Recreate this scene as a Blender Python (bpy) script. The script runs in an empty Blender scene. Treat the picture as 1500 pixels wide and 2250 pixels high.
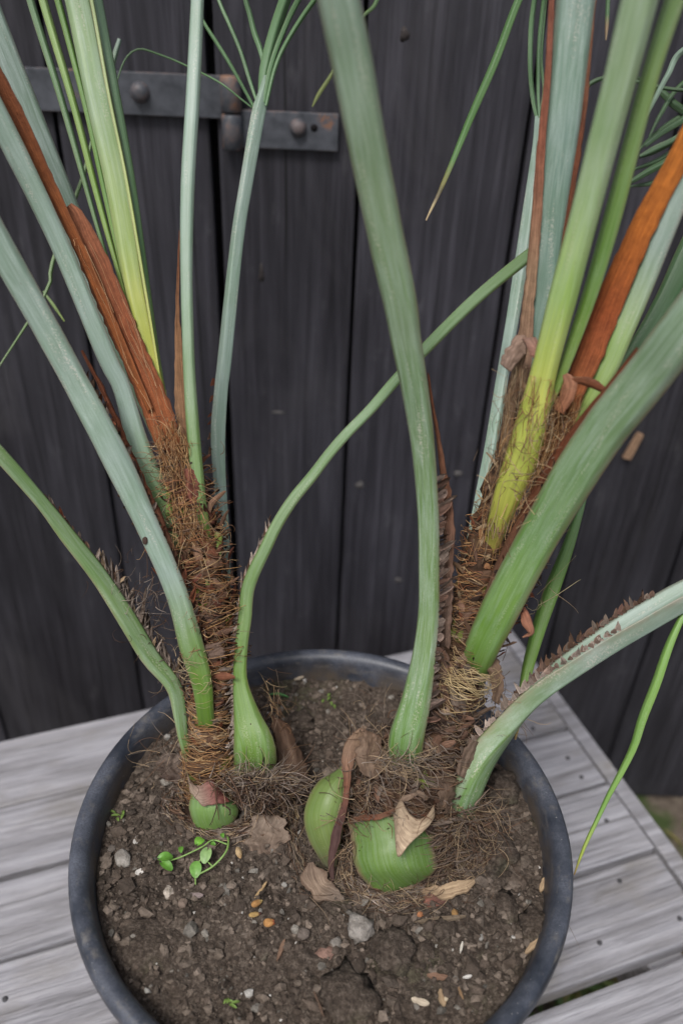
import bpy, bmesh, math, random
import numpy as np
from mathutils import Vector, Matrix, noise as mnoise

# ------------------------------------------------------------------ camera, sky, sun, exposure
scene = bpy.context.scene
rng = random.Random(7)
ZR = 0.78                                   # height of the pot rim above the ground
F = 1750.0                                  # focal length in pixels of a 1500 x 2250 picture (28 mm lens)
C0 = np.array([0.0034, -0.3792, 0.5429 + ZR])
_t, _r = math.radians(34.0), math.radians(2.5)
FW = np.array([0, math.cos(_t), -math.sin(_t)])
_rt = np.array([1.0, 0, 0]); _up = np.cross(_rt, FW)
RT = math.cos(_r) * _rt + math.sin(_r) * _up
UP = -math.sin(_r) * _rt + math.cos(_r) * _up

cam_data = bpy.data.cameras.new('camera')
cam = bpy.data.objects.new('camera', cam_data)
scene.collection.objects.link(cam)
cam_data.sensor_fit = 'VERTICAL'; cam_data.sensor_height = 36.0; cam_data.lens = 28.0
cam_data.clip_start = 0.02; cam_data.clip_end = 200
cam.matrix_world = Matrix(((RT[0], UP[0], -FW[0], C0[0]), (RT[1], UP[1], -FW[1], C0[1]), (RT[2], UP[2], -FW[2], C0[2]), (0, 0, 0, 1)))
cam_data.dof.use_dof = True; cam_data.dof.focus_distance = 0.61; cam_data.dof.aperture_fstop = 3.6
scene.camera = cam

SUN_EL, SUN_AZ = math.radians(58), math.radians(205)     # azimuth measured from +Y towards +X
world = bpy.data.worlds.new('World'); scene.world = world; world.use_nodes = True
wn = world.node_tree; wn.nodes.clear()
sky = wn.nodes.new('ShaderNodeTexSky'); sky.sky_type = 'NISHITA'; sky.sun_disc = False
sky.sun_elevation = SUN_EL; sky.sun_rotation = SUN_AZ; sky.air_density = 1.0; sky.dust_density = 4.0; sky.ozone_density = 1.0
hs = wn.nodes.new('ShaderNodeHueSaturation'); hs.inputs['Saturation'].default_value = 0.62      # overcast: a grey sky
bg = wn.nodes.new('ShaderNodeBackground'); bg.inputs['Strength'].default_value = 0.078
wo = wn.nodes.new('ShaderNodeOutputWorld')
wn.links.new(sky.outputs[0], hs.inputs['Color']); wn.links.new(hs.outputs[0], bg.inputs[0]); wn.links.new(bg.outputs[0], wo.inputs[0])
sun_data = bpy.data.lights.new('sun', 'SUN'); sun_data.energy = 1.5; sun_data.angle = math.radians(16); sun_data.color = (1.0, 0.98, 0.96)
sun = bpy.data.objects.new('sun', sun_data); scene.collection.objects.link(sun)
_sd = Vector((math.sin(SUN_AZ) * math.cos(SUN_EL), math.cos(SUN_AZ) * math.cos(SUN_EL), math.sin(SUN_EL)))
sun.rotation_euler = _sd.to_track_quat('Z', 'Y').to_euler()
scene.view_settings.view_transform = 'Standard'; scene.view_settings.look = 'None'
scene.view_settings.exposure = 0.86; scene.view_settings.gamma = 1.0; scene.view_settings.use_curve_mapping = False

# ------------------------------------------------------------------ helpers
def nrm(v):
    v = np.asarray(v, float); return v / max(1e-9, np.linalg.norm(v))
def ray(px, py):
    return FW + (px - 750) / F * RT - (py - 1125) / F * UP
def P(px, py, d):                            # the point d metres along the view axis seen at a picture position
    return C0 + ray(px, py) * d
def Pz(px, py, z):
    r = ray(px, py); return C0 + r * ((z - C0[2]) / r[2])
def Py(px, py, y):
    r = ray(px, py); return C0 + r * ((y - C0[1]) / r[1])

ORG = {}
def build(name, verts, faces, mat, parent=None, origin=None, smooth=True, uv=None, col=None, wax=None, edge=None, flat_faces=None):
    me = bpy.data.meshes.new(name)
    if parent is not None and origin is None: origin = ORG[parent.name]
    if origin is None: origin = np.zeros(3)
    verts = np.asarray(verts, float) - np.asarray(origin)
    me.from_pydata(verts.tolist(), [], [list(map(int, f)) for f in faces])
    if smooth: me.polygons.foreach_set('use_smooth', [True] * len(me.polygons))
    nv = len(verts)
    if col is not None:
        a = me.color_attributes.new('Col', 'FLOAT_COLOR', 'POINT')
        c = np.ones((nv, 4)); c[:, :3] = np.asarray(col)[:, :3] if np.ndim(col) == 2 else np.asarray(col)
        a.data.foreach_set('color', c.ravel())
    for nm, arr in (('wax', wax), ('edge', edge)):
        if arr is not None:
            a = me.attributes.new(nm, 'FLOAT', 'POINT'); a.data.foreach_set('value', np.broadcast_to(np.asarray(arr, float), (nv,)).copy())
    if uv is not None:
        l = me.uv_layers.new(name='UVMap'); vi = np.empty(len(me.loops), int); me.loops.foreach_get('vertex_index', vi)
        l.data.foreach_set('uv', np.asarray(uv, float)[vi].ravel())
    me.materials.append(mat)
    o = bpy.data.objects.new(name, me); scene.collection.objects.link(o)
    if parent is not None:
        o.parent = parent; o.location = np.asarray(origin) - ORG[parent.name]
    else:
        o.location = origin
    ORG[o.name] = np.asarray(origin, float)
    return o
def empty(name, loc, label=None, cat=None, group=None):
    o = bpy.data.objects.new(name, None); scene.collection.objects.link(o); o.location = loc; o.empty_display_size = 0.05
    ORG[o.name] = np.asarray(loc, float)
    if label: tag(o, label, cat, group)
    return o
def tag(o, label=None, cat=None, group=None, kind=None):
    if label: o['label'] = label
    if cat: o['category'] = cat
    if group: o['group'] = group
    if kind: o['kind'] = kind
    return o
def box_data(x0, x1, y0, y1, z0, z1, bev=0.0, seg=2):
    bm = bmesh.new(); bmesh.ops.create_cube(bm, size=1)
    for v in bm.verts: v.co = Vector(((x0 + x1) / 2 + v.co.x * (x1 - x0), (y0 + y1) / 2 + v.co.y * (y1 - y0), (z0 + z1) / 2 + v.co.z * (z1 - z0)))
    if bev: bmesh.ops.bevel(bm, geom=bm.edges[:], offset=bev, segments=seg, profile=0.6, affect='EDGES')
    bm.verts.index_update()
    V = np.array([v.co[:] for v in bm.verts]); Fc = [[v.index for v in f.verts] for f in bm.faces]; bm.free()
    return V, Fc
def spline(ctrl, n):                         # Catmull-Rom through rows of numbers
    c = np.asarray(ctrl, float); m = len(c)
    ext = np.vstack([2 * c[0] - c[1], c, 2 * c[-1] - c[-2]])
    seg = np.linalg.norm(np.diff(c[:, :2], axis=0), axis=1); cum = np.r_[0, np.cumsum(seg)]
    out = []
    for s in np.linspace(0, cum[-1], n):
        i = min(m - 2, int(np.searchsorted(cum, s, 'right') - 1)); t = (s - cum[i]) / max(1e-9, seg[i])
        p0, p1, p2, p3 = ext[i:i + 4]
        q = 0.5 * (2 * p1 + (p2 - p0) * t + (2 * p0 - 5 * p1 + 4 * p2 - p3) * t * t + (3 * p1 - p0 - 3 * p2 + p3) * t ** 3)
        lo, hi = np.minimum(p1, p2), np.maximum(p1, p2)
        q[3:] = np.clip(q[3:], lo[3:], hi[3:])
        out.append(q)
    return np.array(out)
def rot(v, axis, a):
    axis = nrm(axis); return v * math.cos(a) + np.cross(axis, v) * math.sin(a) + axis * np.dot(axis, v) * (1 - math.cos(a))
def fbm(p, s, o=3):
    return mnoise.fractal(Vector(p) * s, 1.0, 2.0, o)
def grid_faces(n, m, wrap=False):
    fs = []
    for i in range(n - 1):
        for j in range(m if wrap else m - 1):
            k = (j + 1) % m
            fs.append((i * m + j, i * m + k, (i + 1) * m + k, (i + 1) * m + j))
    return fs

# ------------------------------------------------------------------ materials
class M:
    def __init__(s, name, rough=0.6, spec=0.4):
        s.m = bpy.data.materials.new(name); s.m.use_nodes = True; s.t = s.m.node_tree; s.b = s.t.nodes['Principled BSDF']
        s.b.inputs['Roughness'].default_value = rough; s.b.inputs['Specular IOR Level'].default_value = spec
    def n(s, ty, **kw):
        x = s.t.nodes.new('ShaderNode' + ty)
        for k, v in kw.items():
            if k.startswith('i_'): x.inputs[k[2:].replace('_', ' ')].default_value = v
            else: setattr(x, k, v)
        return x
    def l(s, a, b): s.t.links.new(a, b)
    def coords(s, kind='Object', scale=(1, 1, 1), rotz=0.0, rand=False):
        c = s.n('TexCoord'); mp = s.n('Mapping'); mp.inputs['Scale'].default_value = scale; mp.inputs['Rotation'].default_value = (0, 0, rotz)
        s.l(c.outputs[kind], mp.inputs[0])
        if rand:
            oi = s.n('ObjectInfo'); mu = s.n('Math', operation='MULTIPLY'); mu.inputs[1].default_value = 37.0
            s.l(oi.outputs['Random'], mu.inputs[0]); cb = s.n('CombineXYZ')
            for k in 'XYZ': s.l(mu.outputs[0], cb.inputs[k])
            s.l(cb.outputs[0], mp.inputs['Location'])
        return mp.outputs[0]
    def noise(s, vec, scale, detail=4, rough=0.55, dist=0.0):
        x = s.n('TexNoise'); x.inputs['Scale'].default_value = scale; x.inputs['Detail'].default_value = detail
        x.inputs['Roughness'].default_value = rough; x.inputs['Distortion'].default_value = dist
        if vec is not None: s.l(vec, x.inputs['Vector'])
        return x.outputs['Fac']
    def ramp(s, fac, stops):
        r = s.n('ValToRGB'); e = r.color_ramp.elements
        while len(e) < len(stops): e.new(0.5)
        for k, (p, c) in enumerate(stops):
            e[k].position = p; e[k].color = (*c, 1) if len(c) == 3 else c
        s.l(fac, r.inputs[0]); return r.outputs[0]
    def rng(s, fac, a, b, c=0.0, d=1.0):
        r = s.n('MapRange'); s.l(fac, r.inputs[0])
        for k, v in enumerate((a, b, c, d)): r.inputs[k + 1].default_value = v
        return r.outputs[0]
    def mix(s, fac, a, b, blend='MIX'):
        x = s.n('Mix', data_type='RGBA', blend_type=blend)
        for sock, v in ((x.inputs[0], fac), (x.inputs[6], a), (x.inputs[7], b)):
            if isinstance(v, (int, float)): sock.default_value = v
            elif isinstance(v, tuple): sock.default_value = (*v, 1) if len(v) == 3 else v
            else: s.l(v, sock)
        return x.outputs[2]
    def mul(s, a, b, op='MULTIPLY'):
        x = s.n('Math', operation=op)
        for k, v in ((0, a), (1, b)):
            if isinstance(v, (int, float)): x.inputs[k].default_value = v
            else: s.l(v, x.inputs[k])
        return x.outputs[0]
    def attr(s, name, out='Color'):
        x = s.n('Attribute'); x.attribute_name = name; return x.outputs[out]
    def out(s, color=None, bump=None, strength=0.3, dist=0.001, rough=None):
        if color is not None:
            if isinstance(color, tuple): s.b.inputs['Base Color'].default_value = (*color, 1)
            else: s.l(color, s.b.inputs['Base Color'])
        if rough is not None: s.l(rough, s.b.inputs['Roughness'])
        if bump is not None:
            b = s.n('Bump'); b.inputs['Strength'].default_value = strength; b.inputs['Distance'].default_value = dist
            s.l(bump, b.inputs['Height']); s.l(b.outputs[0], s.b.inputs['Normal'])
        return s.m

def make_petiole_mat():
    m = M('green_petiole', 0.42, 0.4)
    st = m.noise(m.coords('UV', (130, 1.2, 1)), 1.0, 4, 0.6); st2 = m.noise(m.coords('UV', (45, 0.9, 1)), 1.0, 3, 0.5)
    patch = m.noise(m.coords('UV', (22, 1.6, 1)), 1.0, 5, 0.65, 0.6)
    oc = m.coords('Object'); fine = m.noise(oc, 1000, 3, 0.6); big = m.noise(oc, 26, 3, 0.5)
    col = m.attr('Col'); c = m.mix(1.0, col, m.ramp(st, [(0.3, (0.9, 0.9, 0.88)), (0.7, (1.08, 1.08, 1.08))]), 'MULTIPLY')
    c = m.mix(1.0, c, m.ramp(st2, [(0.3, (0.87, 0.89, 0.85)), (0.7, (1.1, 1.08, 1.1))]), 'MULTIPLY')
    c = m.mix(1.0, c, m.ramp(big, [(0.3, (0.86, 0.92, 0.82)), (0.7, (1.1, 1.06, 1.12))]), 'MULTIPLY')
    wf = m.mul(m.attr('wax', 'Fac'), m.rng(patch, 0.40, 0.72, 0.0, 0.75)); wf = m.mul(wf, m.rng(fine, 0.3, 0.6, 0.55, 1.0))
    c = m.mix(wf, c, (0.43, 0.51, 0.47))
    sp = m.mul(m.attr('wax', 'Fac'), m.rng(m.noise(oc, 800, 3), 0.50, 0.60)); sp = m.mul(sp, m.rng(m.noise(m.coords('UV', (14, 1.0, 1)), 1.0, 3), 0.55, 0.66, 0, 0.85))
    c = m.mix(sp, c, (0.50, 0.46, 0.40))
    scar = m.mul(m.rng(m.noise(m.coords('UV', (40, 12, 1)), 1.0, 2), 0.745, 0.77), 0.55)
    c = m.mix(scar, c, (0.10, 0.075, 0.04))
    ef = m.mul(m.attr('edge', 'Fac'), m.rng(m.noise(oc, 140, 4), 0.32, 0.55, 0.35, 1.0)); c = m.mix(ef, c, (0.22, 0.14, 0.10))
    return m.out(c, m.mul(st, fine, 'ADD'), 0.2, 0.0005, m.rng(patch, 0.3, 0.7, 0.36, 0.55))
def make_dry_mat(name, rough=0.75):
    m = M(name, rough, 0.25); oc = m.coords('Object'); uv = m.coords('UV', (26, 2.5, 1))
    st = m.noise(uv, 1.0, 4, 0.65); n1 = m.noise(oc, 160, 5, 0.65)
    c = m.mix(1.0, m.attr('Col'), m.ramp(st, [(0.28, (0.55, 0.5, 0.48)), (0.55, (1, 1, 1)), (0.74, (1.5, 1.5, 1.5))]), 'MULTIPLY')
    c = m.mix(1.0, c, m.ramp(n1, [(0.3, (0.76, 0.74, 0.72)), (0.7, (1.18, 1.18, 1.18))]), 'MULTIPLY')
    ef = m.mul(m.attr('edge', 'Fac'), m.rng(n1, 0.35, 0.5)); c = m.mix(ef, c, (0.10, 0.05, 0.032))
    return m.out(c, m.mul(st, n1, 'ADD'), 0.55, 0.0015)
def make_fibre_mat():
    m = M('dry_fibre', 0.7, 0.25); return m.out(m.attr('Col'))
def make_wall_mat():
    m = M('dark_stained_wood', 0.62, 0.3); v = m.coords('Object', (1, 1, 0.035), rand=True)
    g = m.noise(v, 130, 6, 0.65, 0.3); v2 = m.coords('Object', (1, 1, 0.25), rand=True); b = m.noise(v2, 9, 5, 0.6)
    sc = m.noise(m.coords('Object', (1, 1, 0.4), rand=True), 30, 5, 0.7)
    c = m.ramp(g, [(0.25, (0.013, 0.013, 0.016)), (0.5, (0.031, 0.031, 0.0375)), (0.78, (0.067, 0.067, 0.079))])
    c = m.mix(1.0, c, m.ramp(b, [(0.3, (0.72, 0.7, 0.72)), (0.7, (1.3, 1.28, 1.3))]), 'MULTIPLY')
    c = m.mix(m.rng(sc, 0.60, 0.8, 0, 0.4), c, (0.13, 0.13, 0.14))
    ck = m.noise(m.coords('Object', (1, 1, 0.012), rand=True), 75, 3, 0.5, 0.3); c = m.mix(m.rng(ck, 0.33, 0.27, 0, 0.8), c, (0.008, 0.008, 0.009))
    gr = m.noise(m.coords('Object', (1, 1, 0.6), rand=True), 5, 5, 0.7, 1.0); c = m.mix(m.rng(gr, 0.52, 0.75, 0, 0.3), c, (0.085, 0.082, 0.085))
    oi = m.n('ObjectInfo'); c = m.mix(1.0, c, m.ramp(oi.outputs['Random'], [(0, (0.78, 0.77, 0.77)), (1, (1.22, 1.2, 1.22))]), 'MULTIPLY')
    return m.out(c, g, 0.5, 0.002, m.rng(b, 0.3, 0.7, 0.5, 0.72))
def make_bench_mat():
    m = M('weathered_grey_wood', 0.8, 0.2); v = m.coords('Object', (0.03, 1, 1), rand=True)
    g = m.noise(v, 170, 6, 0.72, 0.35); v2 = m.coords('Object', (0.12, 1, 1), rand=True); b = m.noise(v2, 38, 5, 0.62, 0.5)
    st = m.noise(m.coords('Object', (0.5, 1, 1), rand=True), 14, 4, 0.6)
    c = m.ramp(g, [(0.22, (0.09, 0.088, 0.093)), (0.45, (0.30, 0.295, 0.314)), (0.75, (0.47, 0.465, 0.49))])
    c = m.mix(1.0, c, m.ramp(b, [(0.3, (0.58, 0.565, 0.55)), (0.6, (1.05, 1.05, 1.06))]), 'MULTIPLY')
    c = m.mix(m.rng(st, 0.56, 0.74, 0, 0.6), c, (0.20, 0.18, 0.15))
    ck = m.noise(m.coords('Object', (0.018, 1, 1), rand=True), 95, 3, 0.5, 0.4); c = m.mix(m.rng(ck, 0.34, 0.27, 0, 0.75), c, (0.06, 0.055, 0.05))
    return m.out(c, m.mul(g, b, 'ADD'), 0.9, 0.004)
def make_pot_mat():
    m = M('dusty_black_plastic', 0.42, 0.5); oc = m.coords('Object'); n1 = m.noise(oc, 26, 5, 0.65); n2 = m.noise(oc, 700, 3, 0.6); n3 = m.noise(m.coords('Object', (1, 1, 4)), 60, 5, 0.7)
    c = m.mix(m.mul(m.rng(n1, 0.35, 0.68), m.rng(n2, 0.3, 0.65, 0.35, 1.0)), (0.020, 0.024, 0.034), (0.105, 0.114, 0.142))
    c = m.mix(m.rng(n3, 0.54, 0.70, 0, 0.6), c, (0.15, 0.137, 0.122))
    sx = m.n('SeparateXYZ'); m.l(oc, sx.inputs[0]); low = m.mul(m.rng(sx.outputs['Z'], 0.296, 0.276), m.rng(m.noise(oc, 45, 4, 0.6), 0.38, 0.6)); c = m.mix(low, c, (0.085, 0.068, 0.053))
    c = m.mix(m.rng(m.noise(oc, 420, 2), 0.735, 0.76, 0, 0.7), c, (0.32, 0.31, 0.30))
    return m.out(c, n2, 0.12, 0.0006, m.rng(n1, 0.3, 0.7, 0.34, 0.62))
def make_soil_mat():
    m = M('potting_soil', 0.88, 0.25); oc = m.coords('Object'); n1 = m.noise(oc, 28, 5, 0.6); n2 = m.noise(oc, 300, 6, 0.7); n3 = m.noise(oc, 900, 4, 0.65); mo = m.noise(oc, 16, 4, 0.55)
    c = m.ramp(n2, [(0.25, (0.020, 0.0145, 0.011)), (0.48, (0.080, 0.062, 0.049)), (0.70, (0.20, 0.165, 0.136))])
    c = m.mix(1.0, c, m.ramp(n1, [(0.3, (0.62, 0.58, 0.55)), (0.7, (1.3, 1.28, 1.25))]), 'MULTIPLY')
    c = m.mix(m.mul(m.rng(mo, 0.56, 0.68, 0, 0.55), m.rng(n2, 0.35, 0.55)), c, (0.070, 0.078, 0.034))
    c = m.mix(m.rng(n3, 0.70, 0.74, 0, 0.8), c, (0.40, 0.37, 0.32))
    return m.out(c, m.mul(n2, n3, 'ADD'), 0.9, 0.003, m.rng(n1, 0.3, 0.7, 0.65, 0.95))
def make_rock_mat():
    m = M('stone_and_clod', 0.8, 0.3); oc = m.coords('Object', rand=True); n1 = m.noise(oc, 130, 5, 0.65); n2 = m.noise(oc, 700, 4, 0.6)
    c = m.mix(1.0, m.attr('Col'), m.ramp(n1, [(0.3, (0.55, 0.53, 0.5)), (0.7, (1.35, 1.35, 1.35))]), 'MULTIPLY')
    c = m.mix(m.rng(n2, 0.68, 0.74, 0, 0.5), c, (0.36, 0.34, 0.30))
    return m.out(c, m.mul(n1, n2, 'ADD'), 0.7, 0.002)
def make_iron_mat():
    m = M('painted_iron', 0.5, 0.5); oc = m.coords('Object'); n1 = m.noise(oc, 60, 5, 0.65); n2 = m.noise(oc, 14, 4, 0.6)
    c = m.mix(m.rng(n1, 0.3, 0.7), (0.036, 0.040, 0.048), (0.085, 0.091, 0.107))
    c = m.mix(m.mul(m.rng(n1, 0.58, 0.68), m.rng(n2, 0.58, 0.68)), c, (0.23, 0.10, 0.045))
    ef = m.mul(m.attr('edge', 'Fac'), m.rng(n1, 0.45, 0.6)); c = m.mix(ef, c, (0.27, 0.13, 0.065))
    return m.out(c, n1, 0.3, 0.001, m.rng(n1, 0.3, 0.7, 0.4, 0.7))
def make_ground_mat():
    m = M('earth_ground', 0.95, 0.15); oc = m.coords('Object'); n1 = m.noise(oc, 9, 6, 0.65); n2 = m.noise(oc, 60, 5, 0.7)
    c = m.ramp(n2, [(0.3, (0.07, 0.055, 0.042)), (0.7, (0.21, 0.17, 0.135))]); c = m.mix(m.rng(n1, 0.5, 0.62), c, (0.06, 0.085, 0.03))
    return m.out(c, n2, 0.8, 0.02)
def flat_mat(name, c, rough=0.6, spec=0.3):
    m = M(name, rough, spec); n1 = m.noise(m.coords('Object'), 150, 4, 0.6)
    return m.out(m.mix(1.0, c, m.ramp(n1, [(0.3, (0.7, 0.7, 0.7)), (0.7, (1.25, 1.25, 1.25))]), 'MULTIPLY'), n1, 0.3, 0.001)
MAT_PET = make_petiole_mat(); MAT_DRY = make_dry_mat('dry_sheath'); MAT_FIB = make_fibre_mat(); MAT_WALL = make_wall_mat(); MAT_BENCH = make_bench_mat()
MAT_POT = make_pot_mat(); MAT_SOIL = make_soil_mat(); MAT_ROCK = make_rock_mat(); MAT_IRON = make_iron_mat(); MAT_GROUND = make_ground_mat()
MAT_DARK = flat_mat('black_gap', (0.012, 0.011, 0.012), 0.9, 0.1); MAT_NAIL = flat_mat('old_nail', (0.05, 0.048, 0.052), 0.6, 0.4); MAT_KNOT = flat_mat('knot_wood', (0.040, 0.034, 0.033), 0.8, 0.2)
MAT_WEED = M('weed_leaf', 0.45, 0.4); MAT_WEED.out(MAT_WEED.mix(1.0, MAT_WEED.attr('Col'), MAT_WEED.ramp(MAT_WEED.noise(MAT_WEED.coords('Object'), 250, 4), [(0.3, (0.75, 0.78, 0.7)), (0.7, (1.25, 1.2, 1.2))]), 'MULTIPLY')); MAT_WEED = MAT_WEED.m

# ------------------------------------------------------------------ ground and plank wall
YW = 0.62
gv = [(-30, -30, 0), (30, -30, 0), (30, 30, 0), (-30, 30, 0)]
tag(build('ground', gv, [(0, 1, 2, 3)], MAT_GROUND, smooth=False), kind='structure')

PLANK_DY = {}
wall = empty('plank_wall', (0, YW, 0), 'dark stained wall of upright planks behind the potted palm', 'wall')
gaps = [-1.36, -1.17, -0.985, -0.80, -0.611, -0.343, -0.162, 0.006, 0.196, 0.363, 0.526, 0.70, 0.875, 1.05, 1.23, 1.41]
for i in range(len(gaps) - 1):
    wide = 0.005 if abs(gaps[i] + 0.162) < 1e-3 else 0.0025
    wide2 = 0.005 if abs(gaps[i + 1] + 0.162) < 1e-3 else 0.0025
    dy = rng.uniform(-0.002, 0.002)
    V, Fc = box_data(gaps[i] + wide, gaps[i + 1] - wide2, YW + dy, YW + 0.024 + dy, 0.012, 2.1, 0.0025, 2)
    pl = build('plank', V, Fc, MAT_WALL, wall, smooth=False, origin=((gaps[i] + gaps[i + 1]) / 2, YW, 0)); PLANK_DY[pl.name] = dy
V, Fc = box_data(-1.36, 1.41, YW + 0.03, YW + 0.05, 0.0, 2.08, 0.0)
build('dark_backing', V, Fc, MAT_DARK, wall, smooth=False)  # near-black sheet added behind the planks, its colour standing in for shade in gaps
def knot(px, py, rx, rz, mat, dark=None):
    c = Py(px, py, YW); pl = min((o for o in wall.children if o.name in PLANK_DY), key=lambda o: abs(ORG[o.name][0] - c[0])); c[1] = YW + PLANK_DY[pl.name] - 0.0004; n = 14; vs = [c + np.array([0, -0.0001, 0])]
    for k in range(n):
        a = 2 * math.pi * k / n; q = 1 + 0.2 * math.sin(3 * a + px); vs.append(c + np.array([rx * q * math.cos(a), 0.0, rz * q * math.sin(a)]))
    for k in range(n):
        a = 2 * math.pi * k / n; vs.append(c + np.array([rx * 1.05 * math.cos(a), 0.006, rz * 1.05 * math.sin(a)]))
    fs = [(0, 1 + k, 1 + (k + 1) % n) for k in range(n)] + [(1 + k, 1 + n + k, 1 + n + (k + 1) % n, 1 + (k + 1) % n) for k in range(n)]
    return build('knot', vs, fs, mat, pl)
for k in ((888, 76, 0.005, 0.007), (575, 600, 0.003, 0.012)): knot(*k, MAT_KNOT)
PALE_KNOT = flat_mat('pale_scuff', (0.105, 0.098, 0.095), 0.85, 0.2)
for k in ((790, 1066, 0.006, 0.006), (1006, 1041, 0.006, 0.005), (612, 905, 0.010, 0.002), (875, 1275, 0.006, 0.004)): knot(*k, PALE_KNOT)

# ------------------------------------------------------------------ strap hinge on the wall
hx = lambda px, py: Py(px, py, YW)
hinge = empty('strap_hinge', Py(512, 240, YW), 'grey painted iron strap hinge with rusty knuckle bolted to the wall', 'hinge')
def iron(name, x0, x1, y0, y1, z0, z1, bev, parent=hinge):
    V, Fc = box_data(x0, x1, y0, y1, z0, z1, bev, 2)
    e = np.zeros(len(V)); m_ = np.minimum.reduce([V[:, 0] - x0, x1 - V[:, 0], V[:, 2] - z0, z1 - V[:, 2]]); e[m_ < bev * 0.9] = 0.25
    return build(name, V, Fc, MAT_IRON, parent, smooth=False, edge=e)
zs0, zs1 = ZR + 0.403, ZR + 0.446
iron('strap', -0.62, -0.150, YW - 0.010, YW - 0.004, zs0, zs1, 0.0012)
iron('hinge_plate', -0.132, -0.019, YW - 0.010, YW - 0.004, ZR + 0.374, ZR + 0.413, 0.0012)
def lathe(prof, n, c, axis='z'):
    vs = []
    for r, h in prof:
        for k in range(n):
            a = 2 * math.pi * k / n
            v = (r * math.cos(a), r * math.sin(a), h) if axis == 'z' else (r * math.cos(a), -h, r * math.sin(a))
            vs.append(np.asarray(c) + np.array(v))
    return vs, grid_faces(len(prof), n, True)
def capped(prof, n, c, axis='z'):
    vs, fs = lathe(prof, n, c, axis); fs.append(tuple(range(n))[::-1]); fs.append(tuple(range((len(prof) - 1) * n, len(prof) * n))); return vs, fs
kx = -0.139
for z0, z1 in ((ZR + 0.372, ZR + 0.409), (ZR + 0.4105, ZR + 0.447)):
    pr = [(0.0095, z0), (0.0115, z0 + 0.002), (0.0118, (z0 + z1) / 2), (0.0115, z1 - 0.002), (0.0095, z1)]
    vs, fs = capped(pr, 20, (kx, YW - 0.013, 0)); e = np.repeat([0.9, 0.55, 0.12, 0.5, 0.8], 20)
    build('hinge_knuckle', vs, fs, MAT_IRON, hinge, edge=e)
for px, py, r in ((308, 203, 0.0098), (655, 281, 0.0088)):
    c = Py(px, py, YW - 0.010); pr = [(r * 1.15, 0.0), (r * 1.1, 0.0015), (r * 0.98, 0.0045), (r * 0.72, 0.0075), (r * 0.35, 0.009)]
    vs, fs = capped(pr, 18, c, 'y'); build('bolt', vs, fs, MAT_IRON, hinge, edge=0.2)
c = Py(690, 281, YW - 0.0102); vs, fs = capped([(0.0042, 0.0), (0.004, 0.0004)], 14, c, 'y'); build('bolt_hole', vs, fs, MAT_DARK, hinge)

# ------------------------------------------------------------------ bench of grey planks
ANG = math.radians(20.3); BU = np.array([math.cos(ANG), math.sin(ANG), 0]); BN = np.array([-math.sin(ANG), math.cos(ANG), 0]); ZT = ZR - 0.30
bench = empty('slatted_bench', (0, 0, 0), 'low bench of weathered grey planks under the black pot', 'bench')
def bl(V):                                  # bench coordinates (along, across, up) to the world
    V = np.asarray(V); return V[:, :1] * BU + V[:, 1:2] * BN + V[:, 2:] * np.array([0, 0, 1.0])
def bench_box(name, u0, u1, n0, n1, z0, z1, bev, parent=bench, mat=MAT_BENCH):
    V, Fc = box_data(u0, u1, n0, n1, z0, z1, bev, 2)
    me = build(name, V, Fc, mat, None, origin=((u0 + u1) / 2, (n0 + n1) / 2, z1), smooth=False)
    o_ = bl([me.location[:]])[0]; ORG[me.name] = o_
    me.parent = parent; me.location = o_ - ORG[parent.name]; me.rotation_euler = (0, 0, ANG)
    return me
edges = [(0.432, 0.3288), (0.3265, 0.2348), (0.2275, 0.1405), (0.1355, 0.043), (0.037, -0.0615), (-0.0745, -0.168), (-0.175, -0.268), (-0.275, -0.365)]
ends = [0.4315, 0.433, 0.4315, 0.4325, 0.4295, 0.4315, 0.4325, 0.431]
bplanks = []
for (n1, n0), ue in zip(edges, ends):
    bplanks.append(bench_box('plank', -0.95, ue, n0, n1, ZT - 0.024 , ZT + rng.uniform(-0.0008, 0.0008), 0.0022))
bench_box('end_board', 0.4355, 0.4555, -0.365, 0.433, ZT - 0.085, ZT - 0.0005, 0.0015)
for u in (0.375, -0.30, -0.88): bench_box('joist', u - 0.022, u + 0.022, -0.36, 0.43, ZT - 0.105, ZT - 0.0255, 0.002)
for u in (0.375, -0.88):
    for n in (0.38, -0.31): bench_box('leg', u - 0.0215, u + 0.0215, n - 0.022, n + 0.022, 0.0, ZT - 0.1055, 0.002)
def bench_nail(px, py, r=0.0028):
    c = Pz(px, py, ZT); n_ = c[:2] @ BN[:2]
    k = next((i for i, (a, b) in enumerate(edges) if b <= n_ <= a), None)
    if k is None: return
    pl = bplanks[k]; loc = np.array([c[:2] @ BU[:2], n_, ZT]); base = np.array([(-0.95 + ends[k]) / 2, sum(edges[k]) / 2, ZT]); q = loc - base
    zt = pl.location.z + ORG['slatted_bench'][2]
    vs, fs = capped([(r, -0.001), (r, 0.0012), (r * 0.7, 0.0016)], 12, (q[0], q[1], 0.0)); me = build('nail', vs, fs, MAT_NAIL); me.parent = pl; me.location = (0, 0, 0)
for p in ((1170, 1602), (1246, 1667), (1276, 1709), (1331, 1804), (1360, 1936), (1492, 2019), (1316, 2072), (12, 2196)): bench_nail(*p)

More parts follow.
